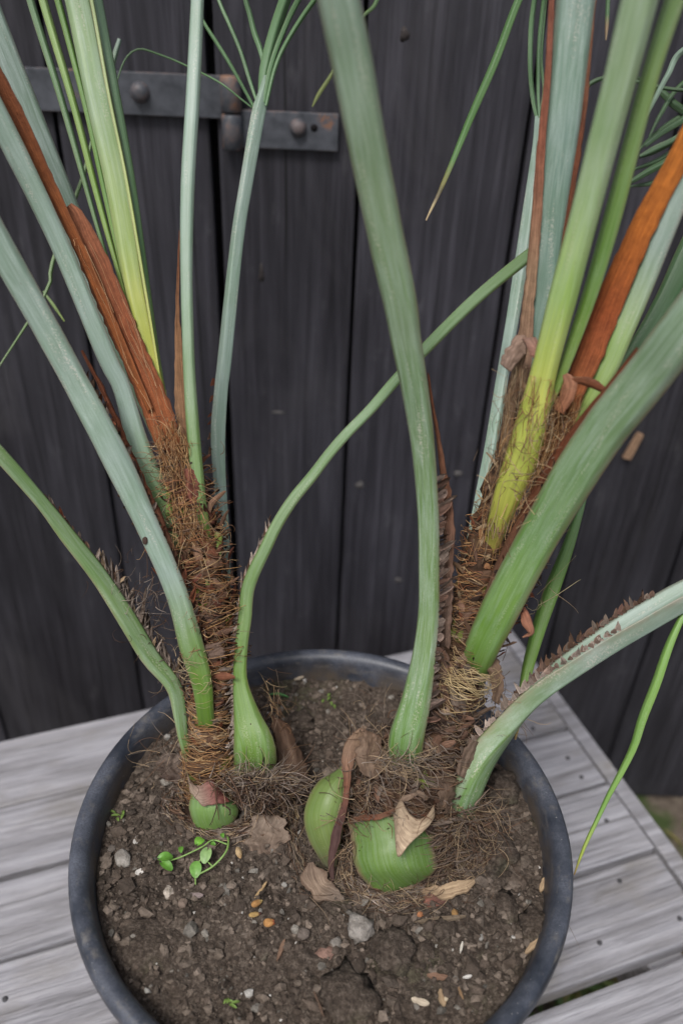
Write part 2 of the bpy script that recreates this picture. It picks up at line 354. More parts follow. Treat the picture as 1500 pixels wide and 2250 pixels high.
# ------------------------------------------------------------------ plastic pot
pot = empty('plastic_pot', (0, 0, ZT + 0.001), 'round black plastic plant pot with dusty rolled rim on the bench', 'pot')
N = 128
prof_rim = [(0.1765, -0.040), (0.1835, -0.0395), (0.1862, -0.034), (0.1868, -0.022), (0.1895, -0.017), (0.1908, -0.010), (0.1900, -0.004), (0.1873, -0.0006), (0.1838, 0.0), (0.1800, -0.0012), (0.1770, -0.0040), (0.1752, -0.009), (0.1735, -0.020), (0.1715, -0.042)]
vs, fs = lathe([(r, ZR + h) for r, h in prof_rim], N, (0, 0, 0)); build('rim', vs, fs, MAT_POT, pot)
prof_body = [(0.1764, -0.0395), (0.175, -0.06), (0.150, -0.285), (0.147, -0.2985), (0.13, -0.2988), (0.0, -0.2985)]
vs, fs = lathe([(r, ZR + h) for r, h in prof_body], N, (0, 0, 0)); build('body', vs, fs, MAT_POT, pot)
prof_in = [(0.1716, -0.0425), (0.168, -0.06), (0.145, -0.28), (0.0, -0.285)]
vs, fs = lathe([(r, ZR + h) for r, h in prof_in][::-1], N, (0, 0, 0)); build('inner_wall', vs, fs, MAT_POT, pot)

# ------------------------------------------------------------------ soil
RS = 0.1728
def soil_h(x, y):
    r = math.hypot(x, y)
    h = -0.027 + 0.006 * fbm((x, y, 3.1), 22, 4) + 0.0034 * fbm((x, y, 7.7), 80, 4) + 0.0016 * abs(fbm((x, y, 1.7), 240, 3))
    v = mnoise.voronoi(Vector((x, y, 0.4)) * 75)[0]; h += 0.0075 * max(0.0, 0.42 - v[0]) * (0.5 + fbm((x, y, 9.9), 30, 2))
    for bx, by, amp, s in ((-0.075, 0.03, 0.010, 0.055), (0.065, -0.005, 0.008, 0.07), (0.02, 0.09, -0.004, 0.04)):
        h += amp * math.exp(-((x - bx) ** 2 + (y - by) ** 2) / (s * s))
    h += 0.002 * max(0, -x) / 0.17
    return ZR + h
def soil_point(px, py):
    q = Pz(px, py, ZR - 0.024)
    for _ in range(3): q = Pz(px, py, soil_h(q[0], q[1]))
    return q
nr, na = 150, 420
sv = [(0, 0, soil_h(0, 0))]; sf = []
for i in range(1, nr):
    r = RS * i / (nr - 1)
    for k in range(na):
        a = 2 * math.pi * k / na; x, y = r * math.cos(a), r * math.sin(a); sv.append((x, y, soil_h(x, y)))
for k in range(na): sf.append((0, 1 + k, 1 + (k + 1) % na))
for i in range(nr - 2):
    for k in range(na):
        a, b = 1 + i * na + k, 1 + i * na + (k + 1) % na; sf.append((a, a + na, b + na, b))
so = tag(build('soil', sv, sf, MAT_SOIL), 'dark brown potting soil filling the black pot', 'soil', kind='stuff')

_bm = bmesh.new(); bmesh.ops.create_icosphere(_bm, subdivisions=1, radius=1); _bm.verts.index_update()
ICO1 = (np.array([v.co[:] for v in _bm.verts]), [tuple(v.index for v in f.verts) for f in _bm.faces]); _bm.free()
_bm = bmesh.new(); bmesh.ops.create_icosphere(_bm, subdivisions=3, radius=1); _bm.verts.index_update()
ICO3 = (np.array([v.co[:] for v in _bm.verts]), [tuple(v.index for v in f.verts) for f in _bm.faces]); _bm.free()

cv, cf, cc = [], [], []                       # loose crumbs, far too many to count
prng = np.random.default_rng(5)
for k in range(9000):
    r = RS * 0.985 * math.sqrt(rng.random()); a = rng.random() * 6.2832; x, y = r * math.cos(a), r * math.sin(a)
    s = 0.0006 + 0.0022 * rng.random() ** 3 + (rng.uniform(0.001, 0.0035) if rng.random() < 0.05 else 0)
    V = ICO1[0] * (1 + 0.28 * prng.standard_normal((len(ICO1[0]), 1))) * s * np.array([rng.uniform(.7, 1.4), rng.uniform(.7, 1.4), rng.uniform(.6, 1)])
    th = rng.random() * 6.28; c_, s_ = math.cos(th), math.sin(th); V = V @ np.array([[c_, -s_, 0], [s_, c_, 0], [0, 0, 1]])
    off = len(cv) * 12; cv.append(V + (x, y, soil_h(x, y) + s * 0.35)); cf += [tuple(i + off for i in f) for f in ICO1[1]]
    t = rng.random(); g = rng.uniform(0.6, 1.3)
    base = (0.078, 0.059, 0.046) if t < 0.55 else (0.145, 0.115, 0.092) if t < 0.94 else (0.17, 0.155, 0.135) if t < 0.985 else (0.42, 0.40, 0.37)
    cc.append(np.tile(np.array(base) * g, (12, 1)))
tag(build('soil_crumbs', np.vstack(cv), cf, MAT_ROCK, smooth=False, col=np.vstack(cc)), 'loose crumbs and grit scattered over the potting soil', 'soil crumbs', kind='stuff')

def lump(name, px, py, wx, wy, col, label, cat, group=None, flat=0.6, rough=0.22, ang=0.0, seed=0, sink=0.25):
    c = soil_point(px, py); d = np.dot(c - C0, FW); a = wx * d / F / 2; b = wy * d / F / 2 * 1.15
    V = ICO3[0].copy(); out = []
    for v in V:
        n = 1 + rough * fbm(tuple(v + seed * 3.3), 1.4, 3) + (0.35 if name == 'pebble' else 0.8) * rough * fbm(tuple(v + seed * 1.7), 4.5, 4); out.append(v * n)
    V = np.array(out) * (a, b, min(a, b) * flat); ca, sa = math.cos(ang), math.sin(ang); V = V @ np.array([[ca, sa, 0], [-sa, ca, 0], [0, 0, 1]])
    V = V + (0, 0, min(a, b) * flat * (1 - 2 * sink))
    o = build(name, V + c, ICO3[1], MAT_ROCK if name == 'pebble' else MAT_SOIL, origin=c, col=np.array(col)); return tag(o, label, cat, group)
STONE, CLOD = (0.27, 0.25, 0.225), (0.115, 0.09, 0.07)
G1, G2 = 'stones lying on the potting soil', 'clods of earth on the potting soil'
lump('pebble', 271, 1890, 34, 42, STONE, 'smooth grey pebble near the pot rim left of the green seedling', 'pebble', G1, seed=1, ang=0.5)
lump('pebble', 790, 2042, 54, 50, (0.22, 0.20, 0.18), 'largest pale grey pebble in front of the cut palm base', 'pebble', G1, seed=2, rough=0.45)
lump('pebble', 372, 1962, 24, 26, (0.48, 0.42, 0.36), 'small cream angular pebble just below the green seedling', 'pebble', G1, seed=3, rough=0.5)
lump('pebble', 402, 1986, 22, 20, (0.16, 0.12, 0.095), 'small round brown pebble beside the cream angular one', 'pebble', G1, seed=4)
lump('pebble', 300, 1846, 14, 18, (0.52, 0.50, 0.48), 'tiny white pebble above the smooth grey pebble', 'pebble', G1, seed=5)
lump('pebble', 666, 2054, 30, 24, (0.13, 0.105, 0.09), 'flat brown pebble left of the largest pale pebble', 'pebble', G1, seed=6)
lump('pebble', 716, 2098, 36, 26, (0.19, 0.115, 0.09), 'reddish brown pebble below the flat brown pebble', 'pebble', G1, seed=7, rough=0.4)
lump('pebble', 738, 2074, 26, 24, (0.20, 0.18, 0.16), 'grey pebble between reddish pebble and largest pale pebble', 'pebble', G1, seed=8)
lump('pebble', 246, 1866, 18, 16, (0.14, 0.12, 0.105), 'small grey brown pebble up against the smooth grey pebble', 'pebble', G1, seed=9)
lump('pebble', 998, 2008, 14, 18, (0.34, 0.20, 0.08), 'tiny amber pebble beside the curled tan sheath flap', 'pebble', G1, seed=10)
lump('pebble', 921, 2008, 17, 15, (0.30, 0.13, 0.06), 'tiny orange pebble under the reddish sheath scrap', 'pebble', G1, seed=11)
lump('soil_clod', 580, 2078, 36, 52, (0.15, 0.135, 0.115), 'grey upright clod between the orange seeds and the reddish pebble', 'clod', G2, seed=12, rough=0.45)
lump('soil_clod', 862, 2092, 92, 84, CLOD, 'broad brown clod right of the largest pale pebble', 'clod', G2, seed=13, rough=0.36)
lump('soil_clod', 932, 2088, 40, 62, (0.10, 0.078, 0.06), 'narrow tall clod beside the broad brown clod', 'clod', G2, seed=14, rough=0.5)
lump('soil_clod', 976, 2044, 48, 58, (0.12, 0.105, 0.09), 'glistening grey clod below the long brown stick', 'clod', G2, seed=15, rough=0.45)
lump('soil_clod', 1110, 1996, 46, 64, (0.13, 0.108, 0.09), 'square grey clod standing alone on the soil toward the right rim', 'clod', G2, seed=16, rough=0.35)
lump('soil_clod', 768, 2196, 130, 110, (0.12, 0.10, 0.075), 'big rough mossy clod at the front of the pot', 'clod', G2, seed=17, rough=0.34, flat=0.4)
lump('soil_clod', 330, 2082, 190, 120, (0.105, 0.088, 0.062), 'wide flat greenish clod close to the left rim', 'clod', G2, seed=18, rough=0.26, flat=0.25, sink=0.4)
lump('soil_clod', 1085, 1860, 80, 110, (0.085, 0.076, 0.058), 'knobbly clod right of the fibrous palm base', 'clod', G2, seed=19, rough=0.45, flat=0.5)
lump('soil_clod', 1100, 1735, 66, 70, (0.095, 0.078, 0.064), 'pinkish brown clod behind the lowest bent petiole', 'clod', G2, seed=20, rough=0.5)
lump('soil_clod', 1172, 2035, 60, 56, (0.085, 0.07, 0.06), 'rounded dark clod against the right rim', 'clod', G2, seed=21, rough=0.5)
lump('soil_clod', 660, 1590, 60, 46, (0.08, 0.064, 0.05), 'dark clod between the two palms at the back', 'clod', G2, seed=22, rough=0.5)

def chip(name, px, py, L, Wd, ang, col, label, cat, group, th=0.0012, tilt=0.15, curve=0.0, lift=0.002):
    c = soil_point(px, py) + (0, 0, lift); d = np.dot(c - C0, FW); l = L * d / F; w = Wd * d / F; n = 7
    ax = np.array([math.cos(ang), -math.sin(ang) * 1.2, 0.0]); ax = nrm(ax); sd = np.array([-ax[1], ax[0], 0]); up = np.array([0, 0, 1.0]); vs = []
    for i in range(n):
        t = i / (n - 1) - 0.5; ww = w * (0.5 - 0.35 * abs(2 * t) ** 3) * (1 + 0.25 * rng.uniform(-1, 1)); cc_ = c + ax * l * t + up * (tilt * l * t) + sd * curve * l * (0.25 - t * t)
        for s, u in ((-1, 0), (-0.8, 1), (0.8, 1), (1, 0)): vs.append(cc_ + sd * ww * s + up * th * u)
    fs = grid_faces(n, 4, True) + [(3, 2, 1, 0), tuple(range((n - 1) * 4, n * 4))]
    o = build(name, vs, fs, MAT_DRY, origin=c, smooth=False, col=np.array(col), edge=0.0, uv=[(k % 4 / 4, k // 4 * l / n) for k in range(len(vs))]); return tag(o, label, cat, group)
G3 = 'wood chips and straws on the soil'; TAN, PALE, BRN = (0.36, 0.26, 0.16), (0.55, 0.47, 0.36), (0.17, 0.105, 0.07)
R_ = math.radians
for a in ((922, 2204, 40, 13, R_(15), PALE, 'pale wood chip lying level at the front of the soil'), (970, 2196, 38, 15, R_(80), TAN, 'upright tan pitted wood chip at the front of the soil'),
          (964, 2150, 54, 15, R_(8), (0.21, 0.125, 0.085), 'reddish brown wood chip above the upright tan chip'), (1025, 2150, 20, 6, R_(-8), (0.68, 0.66, 0.62), 'tiny white splinter right of the reddish wood chip'),
          (1190, 1948, 34, 12, R_(-60), TAN, 'pointed tan wood chip against the right rim'), (1168, 2082, 48, 13, R_(-35), TAN, 'long tan wood chip touching the rim at lower right'),
          (1197, 2038, 52, 6, R_(-80), (0.33, 0.14, 0.045), 'thin orange brown needle along the right rim'), (966, 2024, 112, 13, R_(-4), (0.15, 0.115, 0.08), 'long flat brown stick in front of the curled sheath flap'),
          (1012, 2086, 24, 6, R_(-70), (0.55, 0.52, 0.45), 'short whitish splinter below the long brown stick'), (573, 1960, 42, 7, R_(-52), (0.36, 0.25, 0.13), 'yellowish straw above the orange seeds'),
          (617, 2092, 46, 10, R_(-70), BRN, 'narrow brown wood sliver right of the grey upright clod'), (651, 1786, 44, 9, R_(72), (0.50, 0.38, 0.2), 'pale straw standing between the two palm bases'),
          (428, 1971, 40, 12, R_(4), (0.26, 0.21, 0.20), 'mauve grey bark scrap below the green seedling'), (657, 1494, 22, 8, R_(-15), (0.5, 0.42, 0.32), 'pale wood chip on the soil at the back of the pot'),
          (712, 1478, 26, 9, R_(2), (0.42, 0.35, 0.27), 'second pale chip at the back touching the inner pot wall'), (1010, 2185, 30, 6, R_(70), (0.28, 0.18, 0.1), 'thin brown twig right of the upright tan chip'),
          (980, 2193, 22, 8, R_(-65), (0.5, 0.42, 0.3), 'small cream chip leaning on the upright tan chip'), (700, 2210, 60, 6, R_(62), (0.13, 0.085, 0.06), 'dark twig on the front mossy clod')):
    chip('wood_chip', *a, 'wood chip', G3)
def seed(px, py, L, Wd, ang, col, tipcol, label):
    c = soil_point(px, py) + (0, 0, 0.003); d = np.dot(c - C0, FW); l = L * 0.9 * d / F / 2; w = Wd * 0.85 * d / F / 2
    V = ICO3[0] * (l, w, w * 0.75); V[:, 1:] *= (1 - 0.35 * (V[:, :1] / l)); cols = np.where(V[:, :1] > 0.45 * l, np.array(tipcol), np.array(col)) * 0.75; ca, sa = math.cos(ang), -math.sin(ang)
    V = V @ np.array([[ca, sa, 0], [-sa, ca, 0], [0, 0, 1]]); o = build('seed', V + c, ICO3[1], MAT_ROCK, origin=c, col=cols); tag(o, label, 'seed', 'split seeds on the soil')
seed(525, 1879, 34, 17, R_(65), (0.5, 0.36, 0.2), (0.46, 0.3, 0.15), 'tan seed lying under the small cut palm stub')
seed(565, 1989, 30, 17, R_(-30), (0.42, 0.22, 0.08), (0.5, 0.36, 0.14), 'topmost of the three orange seeds lying together')
seed(561, 2014, 32, 13, R_(-12), (0.5, 0.33, 0.13), (0.10, 0.04, 0.03), 'thin dark edged seed, middle one of three orange seeds')
seed(593, 2032, 32, 21, R_(-8), (0.55, 0.28, 0.10), (0.4, 0.10, 0.05), 'plump orange red seed, lowest of three lying together')

# ------------------------------------------------------------------ palm building blocks
GLA, GRN, BRI, YEL, LIM = (0.195, 0.268, 0.218), (0.12, 0.195, 0.07), (0.10, 0.185, 0.026), (0.34, 0.36, 0.065), (0.19, 0.27, 0.05)
DGR, PGR = (0.05, 0.115, 0.04), (0.23, 0.32, 0.17)
RED, REDL, DRY, GRY, TAN2, DKB = (0.115, 0.036, 0.016), (0.21, 0.065, 0.018), (0.105, 0.06, 0.037), (0.155, 0.12, 0.096), (0.33, 0.24, 0.15), (0.045, 0.027, 0.02)
def frames(c3, twist):
    n = len(c3); T = np.gradient(c3, axis=0); T /= np.linalg.norm(T, axis=1)[:, None]; O = []; S = []
    for i in range(n):
        o = nrm(C0 - c3[i]); o = nrm(o - T[i] * np.dot(o, T[i])); a = twist[i] if np.ndim(twist) else twist
        o = rot(o, T[i], math.radians(a)); O.append(o); S.append(nrm(np.cross(T[i], o)))
    return T, np.array(O), np.array(S)
class Pet: pass
def run_on(s, c3, w):
    """a stalk that leaves the picture goes on growing for another 35 cm, arching over"""
    if -20 < s[-1, 0] < 1520 and s[-1, 1] > -140: return c3, w, s, len(c3)
    st = np.linalg.norm(c3[-1] - c3[-2]); t = nrm(c3[-1] - c3[-4]); k = int(0.35 / st) + 2; out = [c3[-1]]; ho = nrm([t[0], t[1] + 1e-6, 0])
    for i in range(k): t = nrm(t + (ho * 0.5 - np.array([0, 0, 0.35])) * st * 1.1); out.append(out[-1] + t * st)
    c = np.vstack([c3, out[1:]]); return c, np.r_[w, w[-1] * np.linspace(1, 0.55, k)], np.vstack([s, np.repeat(s[-1:], k, 0)]), len(c)
def petiole(parent, ctrl, cols, twist=0, wax=0.5, edge=0.6, bulge=0.22, chan=0.06, n=64, name='petiole', label=None, wob=0.012, mat=None):
    """ctrl rows: picture x, picture y, depth, width in picture pixels; cols: (fraction of length, colour, wax) stops from base to tip"""
    s = spline(ctrl, n); c3 = np.array([P(*q[:3]) for q in s]); w = s[:, 3] * s[:, 2] / F; c3, w, s, n = run_on(s, c3, w)
    if np.ndim(twist): twist = np.interp(np.minimum(1, np.arange(n) / int((np.abs(np.diff(s[:, :2], axis=0)).sum(1) > 1e-9).sum())), np.linspace(0, 1, len(twist)), twist)
    T, O, S = frames(c3, twist); seedv = rng.random() * 50
    X = np.array([-1, -0.985, -0.93, -0.74, -0.66, -0.35, 0, 0.35, 0.66, 0.74, 0.93, 0.985, 1]); HX = np.array([0, 0.10, 0.30, 0.86, 0.94, 0.985, 1, 0.985, 0.94, 0.86, 0.30, 0.10, 0]); Xi = np.array([0.9, 0.6, 0.25, -0.25, -0.6, -0.9])
    L = np.r_[0, np.cumsum(np.linalg.norm(np.diff(c3, axis=0), axis=1))]; V, UV, CO, WX, ED = [], [], [], [], []
    n0 = int((np.abs(np.diff(s[:, :2], axis=0)).sum(1) > 1e-9).sum()) + 1; fr = np.minimum(1, np.arange(n) / (n0 - 1)); st = np.array([q[0] for q in cols]); cl = np.array([np.interp(fr, st, [q[1][k] for q in cols]) for k in range(3)]).T
    wx = np.interp(fr, st, [q[2] if len(q) > 2 else wax for q in cols])
    for i in range(n):
        h = w[i] / 2; jit = 1 + wob * 2 * fbm((L[i] * 30, seedv, 0), 1.0, 3)
        for k, x in enumerate(X):
            V.append(c3[i] + S[i] * x * h * jit + O[i] * bulge * w[i] * HX[k]); UV.append((x * h * 14 + seedv, L[i] * 14))
            ED.append(edge if abs(x) > 0.98 else edge * 0.35 if abs(x) > 0.92 else 0)
        for x in Xi:
            V.append(c3[i] + S[i] * x * h * jit + O[i] * (chan * w[i] * (1 - x * x) - 0.0004)); UV.append((x * h * 14 + seedv + 3, L[i] * 14)); ED.append(0)
        CO += [cl[i]] * (len(X) + len(Xi)); WX += [wx[i]] * (len(X) + len(Xi))
    m = len(X) + len(Xi); fs = grid_faces(n, m, True) + [tuple(range(m))[::-1], tuple(range((n - 1) * m, n * m))]
    o = build(name, V, fs, mat or MAT_PET, parent, uv=UV, col=np.array(CO), wax=np.array(WX), edge=np.array(ED))
    if label: o['label'] = label
    p = Pet(); p.o, p.c, p.w, p.T, p.O, p.S, p.L, p.s = o, c3[:n0], w[:n0], T[:n0], O[:n0], S[:n0], L[:n0], s
    return p
def ribbon(parent, ctrl, cols, name, mat, twist=0, vfold=0.0, n=40, edge=0.5, rag=0.0, wax=0.0, curl=0.0, th=0.0005, cross=7, label=None):
    """a thin blade: like petiole() but a folded or curled sheet"""
    s = spline(ctrl, n); c3 = np.array([P(*q[:3]) for q in s]); w = s[:, 3] * s[:, 2] / F; c3, w, s, n = run_on(s, c3, w)
    if np.ndim(twist): twist = np.interp(np.minimum(1, np.arange(n) / int((np.abs(np.diff(s[:, :2], axis=0)).sum(1) > 1e-9).sum())), np.linspace(0, 1, len(twist)), twist)
    T, O, S = frames(c3, twist); L = np.r_[0, np.cumsum(np.linalg.norm(np.diff(c3, axis=0), axis=1))]; n0 = int((np.abs(np.diff(s[:, :2], axis=0)).sum(1) > 1e-9).sum()) + 1; fr = np.minimum(1, np.arange(n) / (n0 - 1))
    st = [q[0] for q in cols]; cl = np.array([np.interp(fr, st, [q[1][k] for q in cols]) for k in range(3)]).T; sv_ = rng.random() * 40
    X = np.linspace(-1, 1, cross); V, UV, CO, ED = [], [], [], []
    for side in (1, -1):
        for i in range(n):
            r0 = 1 + rag * fbm((L[i] * 160, sv_, 1), 1.0, 3); r1 = 1 + rag * fbm((L[i] * 160, sv_ + 9, 1), 1.0, 3)
            for x in (X if side > 0 else X[::-1]):
                xx = x * (r1 if x > 0 else r0); h = w[i] / 2
                z = -vfold * abs(xx) * h + curl * (1 - xx * xx) * h + rag * 0.35 * h * fbm((L[i] * 70, x * 1.5, sv_), 1.0, 2)
                V.append(c3[i] + S[i] * xx * h + O[i] * (z + side * th / 2)); UV.append((x * h * 30 + sv_, L[i] * 14)); CO.append(cl[i]); ED.append(edge if abs(x) > 0.95 else 0)
    m = cross; fs = grid_faces(n, m) + [tuple(q + n * m for q in f) for f in grid_faces(n, m)]
    for i in range(n - 1):
        a, b = i * m, (i + 1) * m; a2, b2 = n * m + i * m, n * m + (i + 1) * m
        fs += [(a, b, b2 + m - 1, a2 + m - 1), (a + m - 1, a2, b2, b + m - 1)]
    o = build(name, V, fs, mat, parent, uv=UV, col=np.array(CO), edge=np.array(ED), wax=wax)
    if label: o['label'] = label
    p = Pet(); p.o, p.c, p.w, p.T, p.O, p.S, p.L, p.s = o, c3[:n0], w[:n0], T[:n0], O[:n0], S[:n0], L[:n0], s
    return p
def scales(p, side, t0, t1, cnt, size, cols, outw=0.8, up=0.35, back=0.2, parent=None, name='sheath_scale', blunt=1.6, wide=(0.55, 0.9), bendy=1.0, tilt=0.35, pale=1.7):
    """torn sheath left along a petiole edge: a row of overlapping brown flaps, each a piece of its own"""
    n = len(p.c)
    for k in range(cnt):
        t = t0 + (t1 - t0) * (k + 0.5 + rng.uniform(-0.35, 0.35)) / cnt; i = min(n - 2, int(t * (n - 1))); fr_ = t * (n - 1) - i
        c = p.c[i] * (1 - fr_) + p.c[i + 1] * fr_; w = p.w[i]; T, O, S = p.T[i], p.O[i], p.S[i] * side
        root = c + S * w * 0.46 - O * 0.0003; sp = (t1 - t0) * p.L[-1] / cnt; L = size * (0.55 + 0.9 * rng.random()) * (0.95 + 0.4 * fbm((t * 12, side, size * 500), 1.0, 2)); W = sp * rng.uniform(*wide)
        d0 = nrm(S * outw + T * (up + rng.uniform(-0.35, 0.35)) - O * (back + rng.uniform(-0.35, 0.35))); col = np.array(rng.choice(cols)) * rng.uniform(0.6, 1.15)
        bend = nrm(T * rng.uniform(-0.3, 1.2) + O * rng.uniform(-0.9, 0.9)) * bendy; V, CO = [], []; nn = 7; X5 = (-1, -0.5, 0, 0.5, 1)
        wd = nrm(T - d0 * np.dot(T, d0)); wd = rot(wd, d0, tilt * side + rng.gauss(0, 0.25)); nv = np.cross(d0, wd); lens = [L * rng.uniform(0.55, 1.1) for _ in X5]; ph = rng.uniform(0, 6)
        for sg in (1, -1):
            for a in range(nn):
                q = a / (nn - 1); ww = W * 0.5 * (1 - 0.9 * q ** blunt)
                for j, x in enumerate(X5 if sg > 0 else X5[::-1]):
                    l_ = lens[j if sg > 0 else 4 - j] * q; V.append(root + d0 * l_ + bend * L * 0.45 * q * q + wd * ww * x + nv * (0.12 * ww * math.sin(ph + 3 * x + 2 * q) + sg * 0.00022))
                    CO.append(col * (pale if x == -1 or a == 0 else 0.75 + 0.35 * q))
        fs = grid_faces(nn, 5) + [tuple(v + nn * 5 for v in f) for f in grid_faces(nn, 5)]
        build(name, V, fs, MAT_DRY, parent or p.o, col=np.array(CO), edge=0.0, uv=[(j % 5 * 0.12 + k, j // 5 * 0.05) for j in range(len(V))])
def shield(parent, name, left, right, cols, bulge, mat, n=26, m=17, edge=0.6, th=0.0022, rag=0.03, wax=0.2, label=None, power=2.0, edgew=0.06):
    """a clasping leaf base: rows run from a left outline to a right outline (picture x, y, depth) and bulge towards the viewer"""
    Lp = spline(left, n); Rp = spline(right, n); V, UV, CO, ED = [], [], [], []; fr = np.linspace(0, 1, n); st = [q[0] for q in cols]
    cl = np.array([np.interp(fr, st, [q[1][k] for q in cols]) for k in range(3)]).T; sv_ = rng.random() * 30
    A = np.array([P(*q[:3]) for q in Lp]); B = np.array([P(*q[:3]) for q in Rp]); N_ = []
    for i in range(n):
        wv = B[i] - A[i]; w = np.linalg.norm(wv); o = nrm(C0 - (A[i] + B[i]) / 2)
        for j in range(m):
            x = -1 + 2 * j / (m - 1); xx = x * (1 + rag * fbm((fr[i] * 9, sv_ + (5 if x > 0 else 0), 0), 1, 3))
            bu = bulge * w * (1 - abs(x) ** power) * (0.55 + 0.45 * math.sin(math.pi * min(1, fr[i] * 0.8 + 0.2)))
            q = (A[i] + B[i]) / 2 + wv / 2 * xx + o * (bu + rag * w * 0.4 * fbm((x * 1.3, fr[i] * 3, sv_), 1, 3)); V.append(q)
            UV.append((j * 0.09 * w * 60 / 5 + sv_, fr[i] * 0.7)); CO.append(cl[i]); e = max(abs(x), abs(2 * fr[i] - 1) if fr[i] < 0.5 else 0); ED.append(edge if e > 1 - edgew else edge * 0.5 if e > 1 - 2 * edgew else 0)
    V = np.array(V); nrmv = nrm(C0 - V.mean(0)); V2 = V - nrmv * th; k = n * m
    fs = [f[::-1] for f in grid_faces(n, m)] + [tuple(q + k for q in f) for f in grid_faces(n, m)]
    ring = [j for j in range(m)] + [i * m + m - 1 for i in range(1, n)] + [(n - 1) * m + j for j in range(m - 2, -1, -1)] + [i * m for i in range(n - 2, 0, -1)]
    for a, b in zip(ring, ring[1:] + ring[:1]): fs.append((a, b, b + k, a + k))
    o = build(name, np.vstack([V, V2]), fs, mat, parent, uv=UV + UV, col=np.array(CO + CO), edge=np.array(ED + ED), wax=wax)
    if label: o['label'] = label
    return o
class Fib:
    def __init__(s): s.V, s.F, s.C = [], [], []
    def add(s, pts, r, col):
        pts = np.asarray(pts); n = len(pts); T = np.gradient(pts, axis=0); b = len(s.V)
        for i in range(n):
            t = nrm(T[i]); u = nrm(np.cross(t, (0.31, 0.55, 0.77))); v = np.cross(t, u); rr = r * (1 - 0.6 * i / (n - 1))
            for k in range(3):
                a = 2.094 * k; s.V.append(pts[i] + (u * math.cos(a) + v * math.sin(a)) * rr); s.C.append(col)
        s.F += [tuple(q + b for q in f) for f in grid_faces(n, 3, True)]
    def done(s, parent, name='fibre'):
        o = build(name, s.V, s.F, MAT_FIB, parent, col=np.array(s.C)); o['kind'] = 'stuff'; return o
FCOL = [(0.30, 0.19, 0.10), (0.22, 0.12, 0.06), (0.14, 0.075, 0.04), (0.36, 0.26, 0.15), (0.17, 0.12, 0.085)]
def wrap_fibres(fb, path, cnt, t0, t1, rmul=1.0, lift=0.004, length=(0.6, 1.8), droop=0.3, cols=FCOL, rad=(0.00018, 0.0004), sides=False):
    """strands winding round a stem path (rows: picture x, y, depth, radius in pixels)"""
    s = spline(path, 60); c3 = np.array([P(*q[:3]) for q in s]); r = s[:, 3] * s[:, 2] / F; T = np.gradient(c3, axis=0)
    for _ in range(cnt):
        t = rng.uniform(t0, t1) * 59; i = min(58, int(t)); ax = nrm(T[i]); o = nrm(C0 - c3[i]); o = nrm(o - ax * np.dot(o, ax)); sd = np.cross(ax, o)
        a0 = rng.uniform(-2.2, 2.2); span = rng.uniform(*length) * rng.choice((-1, 1)); sl = rng.gauss(0, 0.35); lf = rng.random() ** 2 * lift; nn = 9; pts = []; w1, w2 = rng.uniform(0, 6), rng.uniform(0.5, 2)
        if sides: a0 = rng.uniform(1.0, 2.4) * rng.choice((-1, 1)); span = abs(span) * (1 if a0 > 0 else -1)
        for k in range(nn):
            q = k / (nn - 1); a = a0 + span * q; rr = r[i] * rmul + lf * math.sin(math.pi * min(1, q * 1.15)) + 0.0006 * math.sin(w1 + q * 7) + (lf * 1.4 * q * q)
            z = r[i] * span * sl * q - droop * r[i] * q * q * abs(span) * 0.5 + 0.0010 * math.sin(w1 + w2 * q * 6)
            pts.append(c3[i] + (o * math.cos(a) + sd * math.sin(a)) * rr + ax * z)
        fb.add(pts, rng.uniform(*rad), np.array(rng.choice(cols)) * rng.uniform(0.75, 1.25))
def hairs(fb, centre, cnt, spread, length, dirv, cols=FCOL, rad=(0.00018, 0.0004), curl=1.0):
    """loose curling strands round a picture position"""
    px, py, d = centre
    for _ in range(cnt):
        p = P(px + rng.gauss(0, spread[0]), py + rng.gauss(0, spread[1]), d + rng.uniform(-0.008, 0.008)); v = nrm(np.asarray(dirv) + np.array([rng.gauss(0, 0.6) for _ in range(3)])); L = rng.uniform(*length)
        k1 = nrm([rng.gauss(0, 1) for _ in range(3)]); pts = [p]; nn = 10; om = rng.uniform(-1, 1) * 3.2 * curl / nn
        for k in range(nn): v = rot(v, k1, om + rng.gauss(0, 0.12)); pts.append(pts[-1] + v * L / nn)
        fb.add(pts, rng.uniform(*rad), np.array(rng.choice(cols)) * rng.uniform(0.75, 1.25))
def soil_arcs(fb, cx, cy, rx, ry, a0, a1, cnt, cols, jit=0.16, lift=0.006, rad=(0.0002, 0.0005), length=(0.15, 0.6)):
    """dry strands lying on the soil, winding round a stem foot"""
    for _ in range(cnt):
        a = math.radians(rng.uniform(a0, a1)); sp = rng.uniform(*length) * rng.choice((-1, 1)); k = 1 + rng.gauss(0, jit); dk = rng.gauss(0, 0.12); lf = rng.random() * lift; ph = rng.uniform(0, 6); pts = []
        for i in range(9):
            q = i / 8; kk = k + dk * q + 0.02 * math.sin(ph + 7 * q); p = soil_point(cx + rx * kk * math.cos(a + sp * q), cy + ry * kk * math.sin(a + sp * q)); pts.append(p + np.array([0, 0, 0.0008 + lf * (0.3 + 0.7 * math.sin(math.pi * q))]))
        fb.add(pts, rng.uniform(*rad), np.array(rng.choice(cols)) * rng.uniform(0.7, 1.25))
